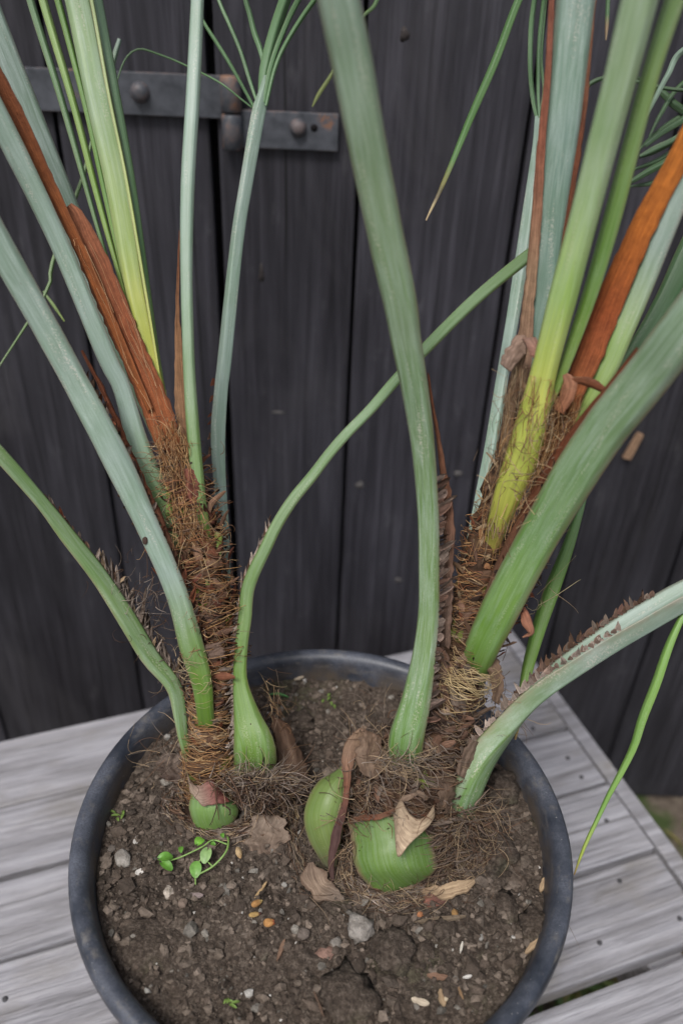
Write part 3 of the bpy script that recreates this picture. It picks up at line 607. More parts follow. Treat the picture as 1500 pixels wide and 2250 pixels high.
def trunk(parent, path, label=None, n=70, m=30, green=0.2):
    s = spline(path, n); c3 = np.array([P(*q[:3]) for q in s]); r = s[:, 3] * s[:, 2] / F; T = np.gradient(c3, axis=0); V, CO, UV = [], [], []
    for i in range(n):
        ax = nrm(T[i]); o = nrm(C0 - c3[i]); o = nrm(o - ax * np.dot(o, ax)); sd = np.cross(ax, o)
        for k in range(m):
            a = 2 * math.pi * k / m; dv = o * math.cos(a) + sd * math.sin(a); q = c3[i] + dv * r[i]; nz = fbm(tuple(q), 90, 4); ring = 0.5 + 0.5 * math.sin(i * 1.35 + 2 * nz)
            V.append(q + dv * (0.0045 * nz + 0.0012 * ring - 0.001)); g = fbm(tuple(q + 5), 45, 3)
            CO.append(np.array((0.075, 0.040, 0.022)) * (0.4 + 0.9 * ring) if g < 0.5 else np.array((0.17, 0.24, 0.035))); UV.append((i * 0.03, k * 0.05))  # base brown darkened so gaps between fibres read as shadow, deepest in ring hollows
    fs = grid_faces(n, m, True) + [tuple(range((n - 1) * m, n * m))]
    o = build('trunk', V, fs, MAT_DRY, parent, uv=UV, col=np.array(CO), edge=0.0)
    if label: o['label'] = label
    return o
def strands(fb, path, cnt, t0, t1, spread=1.0, cols=None, rad=(0.00018, 0.0004), lift=0.002, seg=(0.1, 0.35)):
    """strands running lengthwise along a path (rows: picture x, y, depth, half width in pixels)"""
    s = spline(path, 80); c3 = np.array([P(*q[:3]) for q in s]); r = s[:, 3] * s[:, 2] / F; T, O, S = frames(c3, 0)
    for _ in range(cnt):
        a = rng.uniform(t0, t1) * 79; ln = rng.uniform(*seg) * 79 * rng.choice((-1, 1)); x0 = rng.uniform(-1, 1) * spread; dx = rng.gauss(0, 0.35); lf = rng.random() ** 2 * lift; ph = rng.uniform(0, 6); pts = []
        for k in range(9):
            q = k / 8; i = min(79, max(0, int(a + ln * q))); pts.append(c3[i] + S[i] * r[i] * (x0 + dx * q + 0.08 * math.sin(ph + 6 * q)) + O[i] * (0.0008 + lf * (0.4 + math.sin(ph + 4 * q)) + lf * q * q))
        fb.add(pts, rng.uniform(*rad), np.array(rng.choice(cols or FCOL)) * rng.uniform(0.7, 1.25))
def flakes(parent, path, cnt, t0, t1, size, cols, name='sheath_scrap', rmul=1.05):
    s = spline(path, 60); c3 = np.array([P(*q[:3]) for q in s]); r = s[:, 3] * s[:, 2] / F; T = np.gradient(c3, axis=0)
    for _ in range(cnt):
        i = int(rng.uniform(t0, t1) * 58); ax = nrm(T[i]); o = nrm(C0 - c3[i]); o = nrm(o - ax * np.dot(o, ax)); sd = np.cross(ax, o); a = rng.uniform(-1.4, 1.4)
        dv = o * math.cos(a) + sd * math.sin(a); tg = np.cross(ax, dv); c = c3[i] + dv * r[i] * rmul; L = size * rng.uniform(0.5, 1.5); W = size * rng.uniform(0.2, 0.45)
        ln = nrm(ax * rng.uniform(0.2, 1) + tg * rng.uniform(-1, 1) + dv * rng.uniform(-0.1, 0.35)); wd = nrm(np.cross(ln, dv)); up = np.cross(wd, ln); V = []; nn = 7; ck = rng.uniform(-0.6, 0.6); col = np.array(rng.choice(cols)) * rng.uniform(0.7, 1.2)
        for sgn in (1, -1):
            for k in range(nn):
                q = k / (nn - 1); ww = W * (0.15 + 0.85 * math.sin(math.pi * (0.08 + 0.86 * q))) * (1 + 0.3 * rng.uniform(-1, 1) * (sgn > 0))
                for x in ((-1, 0, 1) if sgn > 0 else (1, 0, -1)): V.append(c + ln * L * (q - 0.3) + wd * ww * 0.5 * x + up * (ck * L * q * q + 0.25 * ww * (1 - abs(x)) + sgn * 0.0003))
        fs = grid_faces(nn, 3) + [tuple(k + nn * 3 for k in f) for f in grid_faces(nn, 3)]
        build(name, V, fs, MAT_DRY, parent, col=col, edge=0.0, uv=[(k % 3 * 0.1, k // 3 * 0.02) for k in range(len(V))])

# ------------------------------------------------------------------ left palm
LT = [(478, 1790, .655, 70), (468, 1720, .650, 62), (464, 1650, .645, 55), (468, 1560, .642, 44), (470, 1480, .638, 40), (468, 1380, .634, 40), (455, 1280, .630, 40), (440, 1180, .626, 42), (410, 1080, .622, 38), (385, 1000, .619, 30), (372, 940, .617, 16)]
palm_l = empty('palm', P(478, 1790, .655), 'slimmer palm rooted at the back left of the pot, its young yellow green spear unopened', 'palm', 'palms sharing the black pot')
trunk(palm_l, LT)
ST = [(0, BRI, .1), (.12, GRN, .2), (.35, GRN, .6), (.6, GLA, .7), (1, GLA, .7)]
l1 = petiole(palm_l, [(436, 1700, .655, 30), (416, 1660, .638, 28), (403, 1620, .632, 25), (396, 1570, .632, 32), (381, 1506, .632, 37), (331, 1445, .630, 43), (281, 1362, .625, 45), (218, 1265, .617, 41), (150, 1178, .608, 38), (91, 1102, .598, 31), (0, 998, .585, 34), (-120, 870, .565, 34), (-260, 740, .54, 32)], [(0, BRI, .1), (.1, GRN, .4), (.4, GRN, .35), (.75, GRN, .3), (1, GLA, .4)], twist=22)
LGR = (.30, .245, .205)
scales(l1, 1, .08, .44, 60, .0125, [LGR, LGR, GRY, TAN2], up=0.6, blunt=2.5, wide=(.8, 1.4), tilt=.1, pale=1.3)
scales(l1, 1, .18, .42, 26, .018, [(.12, .085, .065), DRY, GRY], up=0.7, blunt=1.4, wide=(.8, 1.4), back=.5)
scales(l1, 1, .42, .58, 20, .005, [DRY, RED, GRY], up=0.9, outw=0.45, blunt=3, wide=(.8, 1.2))
l2 = petiole(palm_l, [(462, 1640, .645, 36), (454, 1590, .628, 38), (450, 1556, .618, 40), (443, 1497, .612, 46), (421, 1420, .607, 55), (387, 1300, .600, 49), (322, 1150, .588, 52), (251, 1000, .573, 62), (172, 850, .557, 58), (90, 700, .538, 59), (0, 540, .515, 62), (-60, 430, .50, 64), (-220, 130, .455, 66)], [(0, BRI, .05), (.10, BRI, .1), (.16, GRN, .3), (.24, GLA, .6), (1, GLA, .75)], twist=-12, wax=.6)
ribbon(l2.o, [(415, 1330, .606, 10), (378, 1200, .598, 14), (330, 1090, .588, 16), (288, 1000, .582, 14), (262, 940, .577, 18), (222, 850, .568, 12), (180, 770, .556, 6)], [(0, DRY), (.5, RED), (1, RED)], 'sheath', MAT_DRY, twist=40, rag=.7, edge=.2)
scales(l2, 1, .14, .52, 34, .005, [DRY, RED, DKB, GRY], up=.5, outw=.5, back=.5, blunt=3, wide=(.6, 1.2))
scales(l2, -1, .24, .42, 12, .0035, [DRY, RED, DKB], up=.2, outw=.4, back=.6)
l3 = petiole(palm_l, [(402, 1260, .640, 26), (384, 1195, .620, 32), (366, 1135, .614, 42), (346, 1075, .610, 46), (317, 1010, .606, 48), (296, 950, .602, 45), (267, 850, .596, 40), (233, 800 - 20, .590, 42), (130, 533, .568, 43), (28, 320, .545, 50), (-60, 150, .525, 52), (-180, -80, .495, 54)], [(0, GRN, .1), (.12, GRN, .3), (.25, GLA, .4), (1, GLA, .6)], twist=-10)
ribbon(palm_l, [(402, 1090, .612, 34), (388, 1030, .609, 44), (362, 950, .606, 62), (330, 860, .603, 66), (295, 780, .600, 62), (252, 680, .596, 66), (215, 590, .591, 66), (182, 520, .586, 60), (165, 478, .582, 44), (148, 455, .580, 26)], [(0, (.15, .07, .035)), (.2, (0.24, .075, .025)), (.55, (0.22, .065, .025)), (1, (0.24, .09, .045))], 'sheath', MAT_DRY, twist=-18, rag=.16, edge=.35, curl=.12, cross=9, n=60, label='broad rusty brown papery sheath')
ribbon(palm_l, [(330, 900, .600, 16), (260, 740, .592, 24), (200, 600, .583, 26), (150, 490, .574, 28), (100, 385, .564, 32), (55, 290, .554, 38), (10, 200, .545, 40), (-50, 90, .533, 42), (-130, -60, .512, 42)], [(0, REDL), (.3, REDL), (1, RED)], 'sheath', MAT_DRY, twist=-30, rag=.12, edge=.3, curl=.1, n=60, label='narrow red brown sheath strip')
petiole(palm_l, [(372, 1010, .655, 30), (330, 900, .655, 44), (240, 690, .65, 48), (150, 459, .64, 50), (78, 277, .63, 52), (24, 144, .62, 54), (-40, -20, .605, 56), (-130, -240, .58, 56)], [(0, GRN, .3), (.3, GLA, .7), (1, GLA, .9)], twist=10)
# the unopened spear
spear = petiole(palm_l, [(385, 975, .612, 5), (374, 930, .611, 12), (360, 888, .610, 20), (335, 800, .607, 30), (298, 640, .601, 42), (256, 400, .592, 52), (212, 200, .582, 54), (172, 0, .572, 56), (120, -250, .55, 56)], [(0, YEL, .0), (.2, YEL, .05), (.35, (.28, .35, .11), .25), (.6, PGR, .5), (1, PGR, .6)], twist=8, edge=.12, bulge=.34, label='young yellow green unopened leaf')
ribbon(spear.o, [(374, 915, .614, 4), (351, 800, .611, 9), (327, 640, .606, 13), (292, 400, .598, 19), (255, 200, .588, 24), (217, 0, .578, 28), (170, -250, .556, 30)], [(0, LIM), (.3, (.10, .19, .07)), (1, (.13, .2, .14))], 'leaf_fold', MAT_PET, twist=35, edge=.35, vfold=.3, wax=.2)
ribbon(spear.o, [(362, 900, .609, 3), (348, 800, .605, 7), (322, 640, .598, 8), (281, 400, .589, 9), (240, 200, .579, 9), (204, 0, .569, 10), (152, -250, .547, 10)], [(0, YEL), (.5, (.30, .36, .14)), (1, (.22, .29, .15))], 'leaf_fold', MAT_PET, twist=30, edge=.5, vfold=.9, wax=.1)
for ct, cl in (([(340, 830, .609, 3), (292, 700, .606, 8), (252, 560, .603, 12), (213, 416, .598, 15), (165, 230, .590, 17), (98, 0, .580, 20), (30, -250, .56, 20)], [(0, LIM), (.4, (.16, .27, .05)), (1, (.2, .29, .12))]),
               ([(325, 790, .607, 3), (296, 690, .604, 8), (264, 560, .600, 12), (232, 420, .595, 13), (190, 230, .587, 14), (130, 0, .577, 16), (60, -250, .556, 16)], [(0, LIM), (.4, (.09, .20, .03)), (1, (.10, .19, .04))]),
               ([(312, 780, .613, 3), (262, 640, .612, 7), (222, 520, .609, 9), (181, 373, .605, 13), (132, 200, .598, 16), (70, 0, .588, 18), (0, -250, .565, 18)], [(0, (.1, .19, .05)), (.5, (.09, .17, .07)), (1, (.10, .18, .09))])):
    ribbon(spear.o, ct, cl, 'leaf_fold', MAT_PET, twist=20, edge=.3, vfold=.8, wax=.15)
l6 = petiole(palm_l, [(462, 1230, .630, 22), (452, 1168, .612, 24), (440, 1110, .607, 29), (434, 1050, .605, 30), (425, 950, .603, 30), (418, 850, .602, 28), (414, 760, .601, 27), (410, 587, .599, 28), (413, 400, .597, 32), (424, 213, .594, 32), (434, 0, .59, 30), (444, -250, .58, 30)], [(0, LIM, .0), (.05, BRI, .1), (.2, GRN, .3), (.5, GLA, .3), (1, GLA, .5)], twist=-14, bulge=.36, edge=.25)
ribbon(l6.o, [(418, 1110, .612, 22), (407, 1000, .610, 28), (398, 900, .609, 24), (394, 800, .609, 22), (390, 700, .608, 10), (391, 620, .606, 7), (395, 507, .604, 3)], [(0, DRY), (.5, (.24, .13, .065)), (1, RED)], 'sheath', MAT_DRY, twist=10, rag=.35, edge=.3)
l7 = petiole(palm_l, [(502, 1330, .650, 10), (497, 1250, .650, 20), (489, 1150, .652, 28), (482, 1050, .655, 30), (479, 950, .657, 34), (486, 850, .659, 32), (492, 800, .66, 33), (520, 533, .664, 31), (541, 400, .665, 31), (566, 256, .665, 33), (577, 215, .664, 28), (588, 170, .663, 20)], [(0, GLA, .3), (1, GLA, .7)], twist=25, bulge=.4, edge=.15)
scales(l7, 1, .22, .38, 12, .0038, [DRY, GRY, RED], up=.8, outw=.3)
scales(l7, -1, .28, .42, 6, .0038, [DRY, RED], up=.8, outw=.3)
DG = [(0, (.10, .19, .09)), (.3, (.085, .17, .07)), (1, (.07, .14, .055))]
for ct, tw in (([(573, 225, .663, 12), (585, 150, .660, 26), (602, 80, .655, 26), (628, 0, .645, 26), (680, -150, .62, 20), (740, -300, .59, 8)], 10), ([(582, 225, .661, 8), (598, 150, .657, 14), (622, 80, .651, 14), (660, 0, .640, 15), (740, -130, .61, 12)], 40), ([(585, 232, .660, 7), (605, 150, .655, 9), (635, 85, .648, 10), (692, 0, .633, 11), (790, -120, .60, 10)], 10),
               ([(559, 238, .664, 6), (532, 188, .668, 7), (505, 140, .672, 8), (475, 92, .675, 8), (446, 46, .678, 7), (400, -40, .68, 4)], 0), ([(567, 226, .664, 7), (549, 170, .667, 10), (530, 110, .669, 10), (505, 50, .670, 10), (483, 0, .671, 9), (440, -120, .67, 5)], 35), ([(584, 158, .661, 7), (574, 110, .661, 12), (560, 70, .66, 13), (550, 30, .658, 12), (541, 0, .656, 11), (520, -90, .65, 7)], 20),
               ([(558, 240, .668, 3), (530, 218, .672, 4), (480, 180, .680, 4), (400, 140, .69, 4), (345, 118, .696, 4), (305, 108, .70, 4), (276, 130, .702, 4), (255, 185, .703, 3)], 0)):
    ribbon(l7.o, ct, DG, 'leaflet', MAT_PET, twist=tw, edge=.1, vfold=.8, wax=.15, n=30)
l8 = petiole(palm_l, [(548, 1800, .690, 84), (556, 1720, .650, 94), (560, 1648, .622, 97), (543, 1575, .622, 62), (528, 1497, .625, 34), (530, 1423, .626, 30), (538, 1360, .626, 31), (547, 1285, .625, 31), (587, 1197, .622, 28), (610, 1150, .621, 27), (644, 1097, .619, 26), (685, 1047, .617, 25), (723, 997, .614, 24), (762, 952, .611, 24), (815, 898, .608, 24), (870, 834, .602, 25), (935, 765, .595, 27), (1041, 660, .58, 28), (1143, 575, .565, 28), (1230, 510, .55, 26)], [(0, BRI, .15), (.06, BRI, .3), (.2, BRI, .15), (.4, GRN, .25), (.6, (.12, .2, .09), .2), (1, (.10, .17, .06), .15)], twist=-14, bulge=.24, n=90, label='long thin petiole arching right with a swollen green base')
scales(l8, -1, .07, .30, 64, .0085, [LGR, LGR, GRY, (.36, .3, .25)], up=-.6, outw=.8, blunt=1.5, wide=(.7, 1.2), back=.0, tilt=.1, pale=1.3)
scales(l8, -1, .28, .42, 26, .0085, [LGR, (.36, .3, .25), DRY], up=.9, outw=.45, tilt=.1, pale=1.3)
ell = lambda px, py, d, rx, ry, par, col=DKB: build('scar', [P(px, py, d - .0004)] + [P(px + rx * math.cos(k * .5236), py + ry * math.sin(k * .5236), d + .0012) for k in range(12)], [(0, 1 + (k + 1) % 12, 1 + k) for k in range(12)], MAT_DRY, par, col=np.array(col), edge=0.0, uv=[(0, 0)] * 13)
ell(551, 1592, .622 - .0066, 7, 11, l8.o); ell(319, 1187, .590 - .0046, 6, 10, l2.o)
# cut stub and old sheaths round its base
stub = shield(palm_l, 'leaf_base', [(424, 1722, .632), (416, 1765, .628), (420, 1795, .627), (434, 1830, .630)], [(500, 1745, .628), (524, 1778, .627), (516, 1802, .628), (486, 1834, .630)], [(0, GRN), (.5, (.15, .25, .07)), (1, BRI)], .38, MAT_PET, edge=.5, label='cut green leaf base with a tan and red rim')
shield(stub, 'cut_rim', [(410, 1692, .628), (424, 1722, .620), (444, 1724, .616), (463, 1712, .617), (482, 1730, .618)], [(417, 1740, .618), (432, 1757, .612), (448, 1772, .610), (478, 1766, .610), (506, 1762, .616)], [(0, (.26, .2, .15)), (.4, (.25, .18, .14)), (.65, (.2, .09, .075)), (1, (.16, .05, .04))], .12, MAT_DRY, edge=.5, rag=.12, th=.0012)
shield(palm_l, 'sheath', [(562, 1790, 0.626), (545, 1830, 0.620), (538, 1865, 0.617), (556, 1890, 0.617)], [(620, 1792, 0.624), (630, 1830, 0.619), (624, 1860, 0.617), (606, 1886, 0.617)], [(0, (.2, .155, .12)), (1, (.14, .10, .075))], .05, MAT_DRY, edge=.3, rag=.5, th=.0008, label='grey brown crumpled dry sheath at the foot')
shield(palm_l, 'sheath', [(596, 1570, .655), (606, 1630, .648), (612, 1690, .640), (618, 1730, .636)], [(632, 1590, .660), (655, 1640, .655), (672, 1690, .648), (676, 1740, .643)], [(0, DRY), (1, (.09, .06, .042))], .1, MAT_DRY, rag=.3, edge=.3)
shield(palm_l, 'sheath', [(362, 1655, 0.649), (345, 1675, 0.644), (355, 1710, 0.642)], [(400, 1660, 0.649), (405, 1690, 0.644), (398, 1725, 0.642)], [(0, GRY), (1, DKB)], .05, MAT_DRY, rag=.5, th=.0008, edge=.3)
flakes(palm_l, LT, 150, .22, .96, .0105, [RED, DRY, DRY, GRY, TAN2, (.22, .11, .05)])
fb = Fib()
COMB = [(.36, .2, .085), (.3, .16, .07), (.24, .12, .05), (.42, .27, .13)]
wrap_fibres(fb, LT, 900, 0.08, .42, rmul=1.04, lift=.005, length=(.5, 1.5), droop=.1, cols=COMB + FCOL, rad=(.00025, .0005)); RCOMB = COMB + [(.26, .11, .05), (.2, .075, .035), (.14, .07, .04)]
wrap_fibres(fb, LT, 620, .38, .98, rmul=1.04, lift=.012, length=(.3, 1.9), cols=RCOMB, rad=(.0002, .0006)); wrap_fibres(fb, LT, 260, .3, .95, rmul=1.08, lift=.008, length=(.3, 1.2), cols=[DKB, DRY, (.16, .08, .05), RED], rad=(.0006, .0014))
ring_l = [(500, 1830, .662, 60), (495, 1760, .655, 100), (500, 1690, .652, 96)]
wrap_fibres(fb, ring_l, 320, .35, .95, lift=.012, length=(.2, 1.0), cols=[GRY, DRY, TAN2, (.2, .15, .1)], rad=(.0002, .0006), sides=True); wrap_fibres(fb, ring_l, 120, .3, .95, lift=.008, length=(.2, .8), cols=[GRY, DRY, DKB], rad=(.0007, .0014), sides=True); wrap_fibres(fb, ring_l, 110, .0, .16, lift=.008, length=(.3, 1.0), cols=[GRY, DRY, TAN2], rad=(.0002, .0005))
strands(fb, [(388, 1030, .600, 22), (362, 950, .596, 31), (330, 860, .593, 33), (252, 680, .586, 33), (182, 520, .576, 30)], 26, 0, 1, spread=.85, cols=[(.36, .2, .1), (.42, .26, .14)], lift=.0003, rad=(.00015, .0003))
strands(fb, [(425, 1200, .603, 40), (405, 1100, .602, 36), (385, 1000, .600, 36), (365, 930, .597, 28)], 170, 0, 1, lift=.006, cols=COMB)
wrap_fibres(fb, [(445, 1560, .617, 24), (428, 1470, .612, 27), (415, 1400, .606, 29)], 26, .1, .9, rmul=1.15, lift=.003, length=(.8, 2.0), cols=[(.3, .22, .13), (.4, .32, .2)])
wrap_fibres(fb, [(366, 1120, .614, 24), (330, 1020, .606, 26), (312, 970, .604, 26)], 40, .05, .95, rmul=1.12, lift=.003, length=(.8, 2.4))
hairs(fb, (372, 985, .600), 70, (18, 40), (.012, .03), (0, 0, .3)); hairs(fb, (420, 1150, .600), 90, (35, 60), (.010, .028), (0, 0, -.2)); hairs(fb, (455, 1330, .603), 90, (30, 70), (.008, .022), (0, 0, 0))
hairs(fb, (330, 1340, .64), 40, (25, 45), (.012, .028), (.4, 0, .5), [DKB, GRY, DRY], curl=1.4); hairs(fb, (385, 1480, .632), 40, (14, 60), (.008, .022), (.4, 0, .4), [GRY, TAN2, DRY])
hairs(fb, (600, 1570, .648), 60, (14, 45), (.012, .03), (.2, 0, -.8)); hairs(fb, (380, 1650, .645), 40, (30, 25), (.012, .035), (-.6, -.2, .2), [TAN2, GRY, DRY]); hairs(fb, (560, 1760, .637), 120, (70, 35), (.015, .04), (.5, -.2, 0), [GRY, TAN2, DRY]); hairs(fb, (480, 1850, .632), 80, (80, 15), (.012, .03), (.2, -.5, 0), [GRY, DRY])
hairs(fb, (562, 1722, .618), 170, (55, 13), (.012, .035), (.9, 0, .1), [GRY, TAN2, DRY, LGR]); hairs(fb, (555, 1716, .616), 40, (50, 9), (.012, .03), (.9, 0, .1), [DRY, DKB, GRY], rad=(.0006, .0011))
soil_arcs(fb, 500, 1760, 120, 62, -60, 200, 330, [GRY, DRY, TAN2, (.2, .15, .1), LGR]); soil_arcs(fb, 500, 1765, 110, 60, -50, 190, 90, [DRY, GRY, DKB], rad=(.0006, .0013)); soil_arcs(fb, 480, 1790, 75, 52, 10, 170, 130, [GRY, DRY, TAN2])
hairs(fb, (300, 1310, .628), 60, (40, 50), (.010, .026), (.4, 0, .5), [DKB, GRY, DRY, LGR], curl=1.6)
shield(palm_l, 'sheath', [(505, 1712, .622), (508, 1740, .628), (515, 1775, .640)], [(618, 1690, .628), (622, 1725, .632), (612, 1768, .642)], [(0, (.12, .08, .055)), (1, (.08, .055, .04))], .16, MAT_DRY, rag=.3, edge=.4, n=30, m=21)
hairs(fb, (560, 1712, .610), 150, (45, 14), (.012, .032), (.9, 0, .1), [GRY, TAN2, DRY, LGR]); hairs(fb, (565, 1735, .612), 120, (45, 18), (.012, .03), (.8, 0, -.2), [GRY, DRY, DKB], rad=(.0004, .0010))
fb.done(palm_l)

DGK = [(0, (.045, .09, .035)), (1, (.035, .075, .03))]
# ------------------------------------------------------------------ right palm
RTK = [(895, 1940, .642, 80), (885, 1850, .638, 112), (888, 1765, .633, 118), (918, 1695, .628, 100), (958, 1600, .620, 72), (980, 1545, .617, 58), (1008, 1460, .612, 48), (1034, 1350, .605, 40), (1055, 1240, .602, 40), (1088, 1120, .597, 40), (1125, 1000, .590, 40), (1158, 900, .58, 32), (1180, 820, .572, 12)]
palm_r = empty('palm', P(900, 1930, .635), 'stouter palm at the front right of the pot with a bulging cut green base', 'palm', 'palms sharing the black pot')
trunk(palm_r, RTK, n=80, m=36)
r1 = petiole(palm_r, [(900, 1745, .640, 70), (890, 1676, .606, 76), (893, 1621, .592, 80), (913, 1543, .587, 69), (930, 1447, .583, 55), (941, 1350, .578, 49), (942, 1250, .570, 48), (941, 1150, .560, 49), (935, 1050, .548, 51), (925, 950, .534, 55), (910, 850, .519, 62), (892, 750, .504, 68), (879, 667, .491, 75), (850, 533, .472, 80), (823, 400, .453, 83), (797, 267, .434, 87), (772, 133, .417, 92), (744, 0, .40, 92), (690, -250, .372, 92)], [(0, BRI, .15), (.06, (.09, .18, .035), .35), (.16, GRN, .75), (.3, GRN, .7), (.42, (.135, .205, .11), .5), (.65, (.155, .225, .125), .45), (1, GLA, .4)], twist=[-16, -18, -14, -6, 0, 0], wax=.6, n=110, bulge=.32)
ribbon(r1.o, [(935, 1660, .603, 26), (950, 1600, .604, 30), (966, 1520, .602, 32), (975, 1430, .598, 34), (982, 1340, .592, 34), (984, 1250, .584, 32), (986, 1170, .574, 36), (984, 1110, .566, 32), (974, 1040, .556, 22), (962, 960, .543, 13), (948, 880, .530, 8), (940, 820, .52, 4)], [(0, DRY), (.4, (.13, .085, .065)), (.7, (.16, .075, .045)), (1, RED)], 'sheath', MAT_DRY, twist=-48, rag=.22, edge=.35, curl=.5, n=70, cross=9)
scales(r1, 1, .07, .345, 46, .0092, [(.16, .115, .095), (.14, .10, .08), (.13, .075, .055), (.19, .145, .12)], up=.5, outw=.8, back=.5, blunt=7, wide=(1.2, 1.7), bendy=.25, tilt=.5, pale=2.2)
r2 = petiole(palm_r, [(1020, 1275, .618, 14), (1024, 1240, .620, 20), (1034, 1200, .624, 24), (1055, 1100, .634, 29), (1075, 1000, .644, 30), (1092, 900, .652, 30), (1108, 800, .658, 28), (1127, 693, .664, 30), (1152, 533, .67, 32), (1166, 427, .672, 27), (1179, 320, .672, 21), (1182, 256, .670, 16)], [(0, GLA, .3), (1, GLA, .7)], twist=-24, bulge=.4, edge=.2)
for ct, tw in (([(1181, 262, .669, 8), (1172, 220, .668, 10), (1166, 150, .664, 11), (1168, 60, .657, 12), (1175, 0, .65, 12), (1190, -120, .63, 10)], 20), ([(1183, 258, .667, 6), (1180, 200, .664, 8), (1182, 100, .657, 9), (1192, 0, .647, 9), (1210, -120, .628, 8)], -20), ([(1186, 250, .668, 6), (1196, 200, .667, 8), (1190, 130, .662, 8), (1196, 40, .654, 8), (1204, -40, .645, 8)], 30)):
    ribbon(r2.o, ct, DG, 'leaflet', MAT_PET, twist=tw, edge=.1, vfold=.9, wax=.3, n=30)
r3 = petiole(palm_r, [(1160, 860, .565, 26), (1170, 780, .562, 34), (1182, 720, .558, 40), (1194, 640, .552, 52), (1210, 480, .540, 66), (1230, 320, .527, 76), (1247, 160, .514, 82), (1264, 0, .50, 88), (1290, -250, .475, 90)], [(0, (.10, .17, .12), .3), (.4, (.12, .19, .15), .5), (1, (.17, .25, .20), .7)], twist=6, wax=.6, edge=.9, bulge=.28)
ribbon(r3.o, [(1135, 860, .553, 46), (1148, 780, .552, 40), (1157, 700, .549, 30), (1167, 600, .542, 26), (1178, 480, .534, 24), (1188, 320, .522, 19), (1203, 160, .509, 15), (1211, 0, .496, 13), (1224, -200, .476, 12)], [(0, (.2, .12, .08)), (.25, (.24, .15, .09)), (.5, (.2, .07, .04)), (1, (.19, .07, .045))], 'sheath', MAT_DRY, twist=-20, rag=.25, edge=.2, curl=.1, n=60)
ribbon(r3.o, [(1225, 600, .545, 10), (1244, 480, .537, 16), (1262, 350, .527, 22), (1280, 250, .519, 16), (1292, 140, .510, 10), (1305, 0, .498, 9)], [(0, RED), (.5, RED), (1, (.2, .1, .06))], 'sheath', MAT_DRY, twist=-20, rag=.25, edge=.3, curl=.3)
r4 = petiole(palm_r, [(1050, 1290, .630, 24), (1076, 1205, .594, 36), (1110, 1100, .564, 60), (1147, 1000, .546, 76), (1174, 900, .530, 68), (1198, 800, .514, 58), (1239, 640, .490, 64), (1281, 480, .467, 66), (1322, 320, .446, 68), (1364, 160, .425, 74), (1404, 0, .405, 82), (1470, -250, .375, 86)], [(0, (.36, .28, .08), .0), (.12, YEL, .0), (.28, (.38, .42, .08), .1), (.42, (.24, .36, .10), .3), (.6, PGR, .4), (1, (.22, .31, .19), .5)], twist=-14, bulge=.34, edge=.15, n=80, label='young pale green leaf stalk with a yellow base')
ribbon(r4.o, [(1180, 960, .540, 8), (1206, 880, .530, 20), (1236, 800, .519, 30), (1290, 640, .496, 42), (1336, 480, .473, 48), (1378, 320, .452, 48), (1421, 160, .431, 48), (1472, 0, .411, 54), (1560, -250, .381, 58)], [(0, LIM), (.3, (.10, .2, .03)), (.6, (.15, .24, .07)), (1, (.17, .25, .12))], 'leaf_fold', MAT_PET, twist=-38, edge=.2, vfold=.5, wax=.25, n=60)
r5 = petiole(palm_r, [(1238, 965, .552, 30), (1256, 930, .548, 38), (1296, 870, .538, 44), (1336, 800, .527, 48), (1362, 740, .518, 48), (1405, 640, .505, 48), (1468, 480, .485, 50), (1540, 300, .462, 52), (1620, 100, .435, 54)], [(0, LIM, .1), (.25, (.26, .37, .13), .3), (.5, GLA, .6), (1, GLA, .6)], twist=-10, edge=.5)
ribbon(palm_r, [(1180, 1080, .556, 30), (1205, 1000, .548, 44), (1232, 920, .542, 56), (1262, 850, .534, 54), (1290, 790, .527, 58), (1316, 720, .519, 62), (1348, 640, .508, 62), (1420, 480, .487, 56), (1478, 370, .472, 50), (1530, 260, .458, 46), (1600, 120, .438, 44)], [(0, DRY), (.2, (.24, .08, .03)), (.4, (.26, .065, .02)), (.6, (.36, .11, .018)), (1, (.40, .14, .022))], 'sheath', MAT_DRY, twist=-18, rag=.15, edge=.25, curl=.15, n=70, cross=9, label='glossy orange brown sheath')
ribbon(palm_r, [(1228, 905, .524, 26), (1246, 870, .520, 36), (1250, 845, .517, 34), (1240, 822, .515, 12)], [(0, (.22, .09, .045)), (1, (.27, .13, .08))], 'sheath_scrap', MAT_DRY, twist=-10, rag=.3, edge=.2, curl=.25, n=24)
ribbon(palm_r, [(1255, 835, .515, 10), (1285, 838, .512, 22), (1315, 850, .508, 20), (1338, 866, .504, 6)], [(0, (.16, .06, .03)), (1, RED)], 'sheath_scrap', MAT_DRY, twist=30, rag=.3, edge=.2, curl=.25, n=24)
r6 = petiole(palm_r, [(1030, 1500, .625, 66), (1054, 1432, .588, 72), (1085, 1365, .574, 82), (1128, 1280, .561, 86), (1187, 1170, .543, 88), (1262, 1042, .517, 99), (1330, 940, .494, 102), (1370, 890, .481, 102), (1428, 818, .463, 104), (1500, 725, .44, 108), (1620, 570, .41, 112)], [(0, (.10, .20, .028), .1), (.1, (.10, .19, .03), .2), (.3, (.10, .19, .05), .35), (.55, (.13, .21, .10), .5), (1, (.17, .24, .17), .6)], twist=-8, wax=.6, n=90, bulge=.26, edge=.9)
ribbon(r6.o, [(1060, 1330, .584, 14), (1100, 1230, .572, 22), (1150, 1130, .556, 26), (1215, 1012, .532, 28), (1280, 920, .510, 20), (1335, 850, .492, 13), (1400, 765, .47, 9)], [(0, DRY), (.5, RED), (1, RED)], 'sheath', MAT_DRY, twist=-45, rag=.3, edge=.3, curl=.3)
scales(r6, -1, .10, .45, 20, .0055, [DRY, RED, DKB], up=.3, outw=.45, back=.8, blunt=2.5, wide=(.6, 1.1))
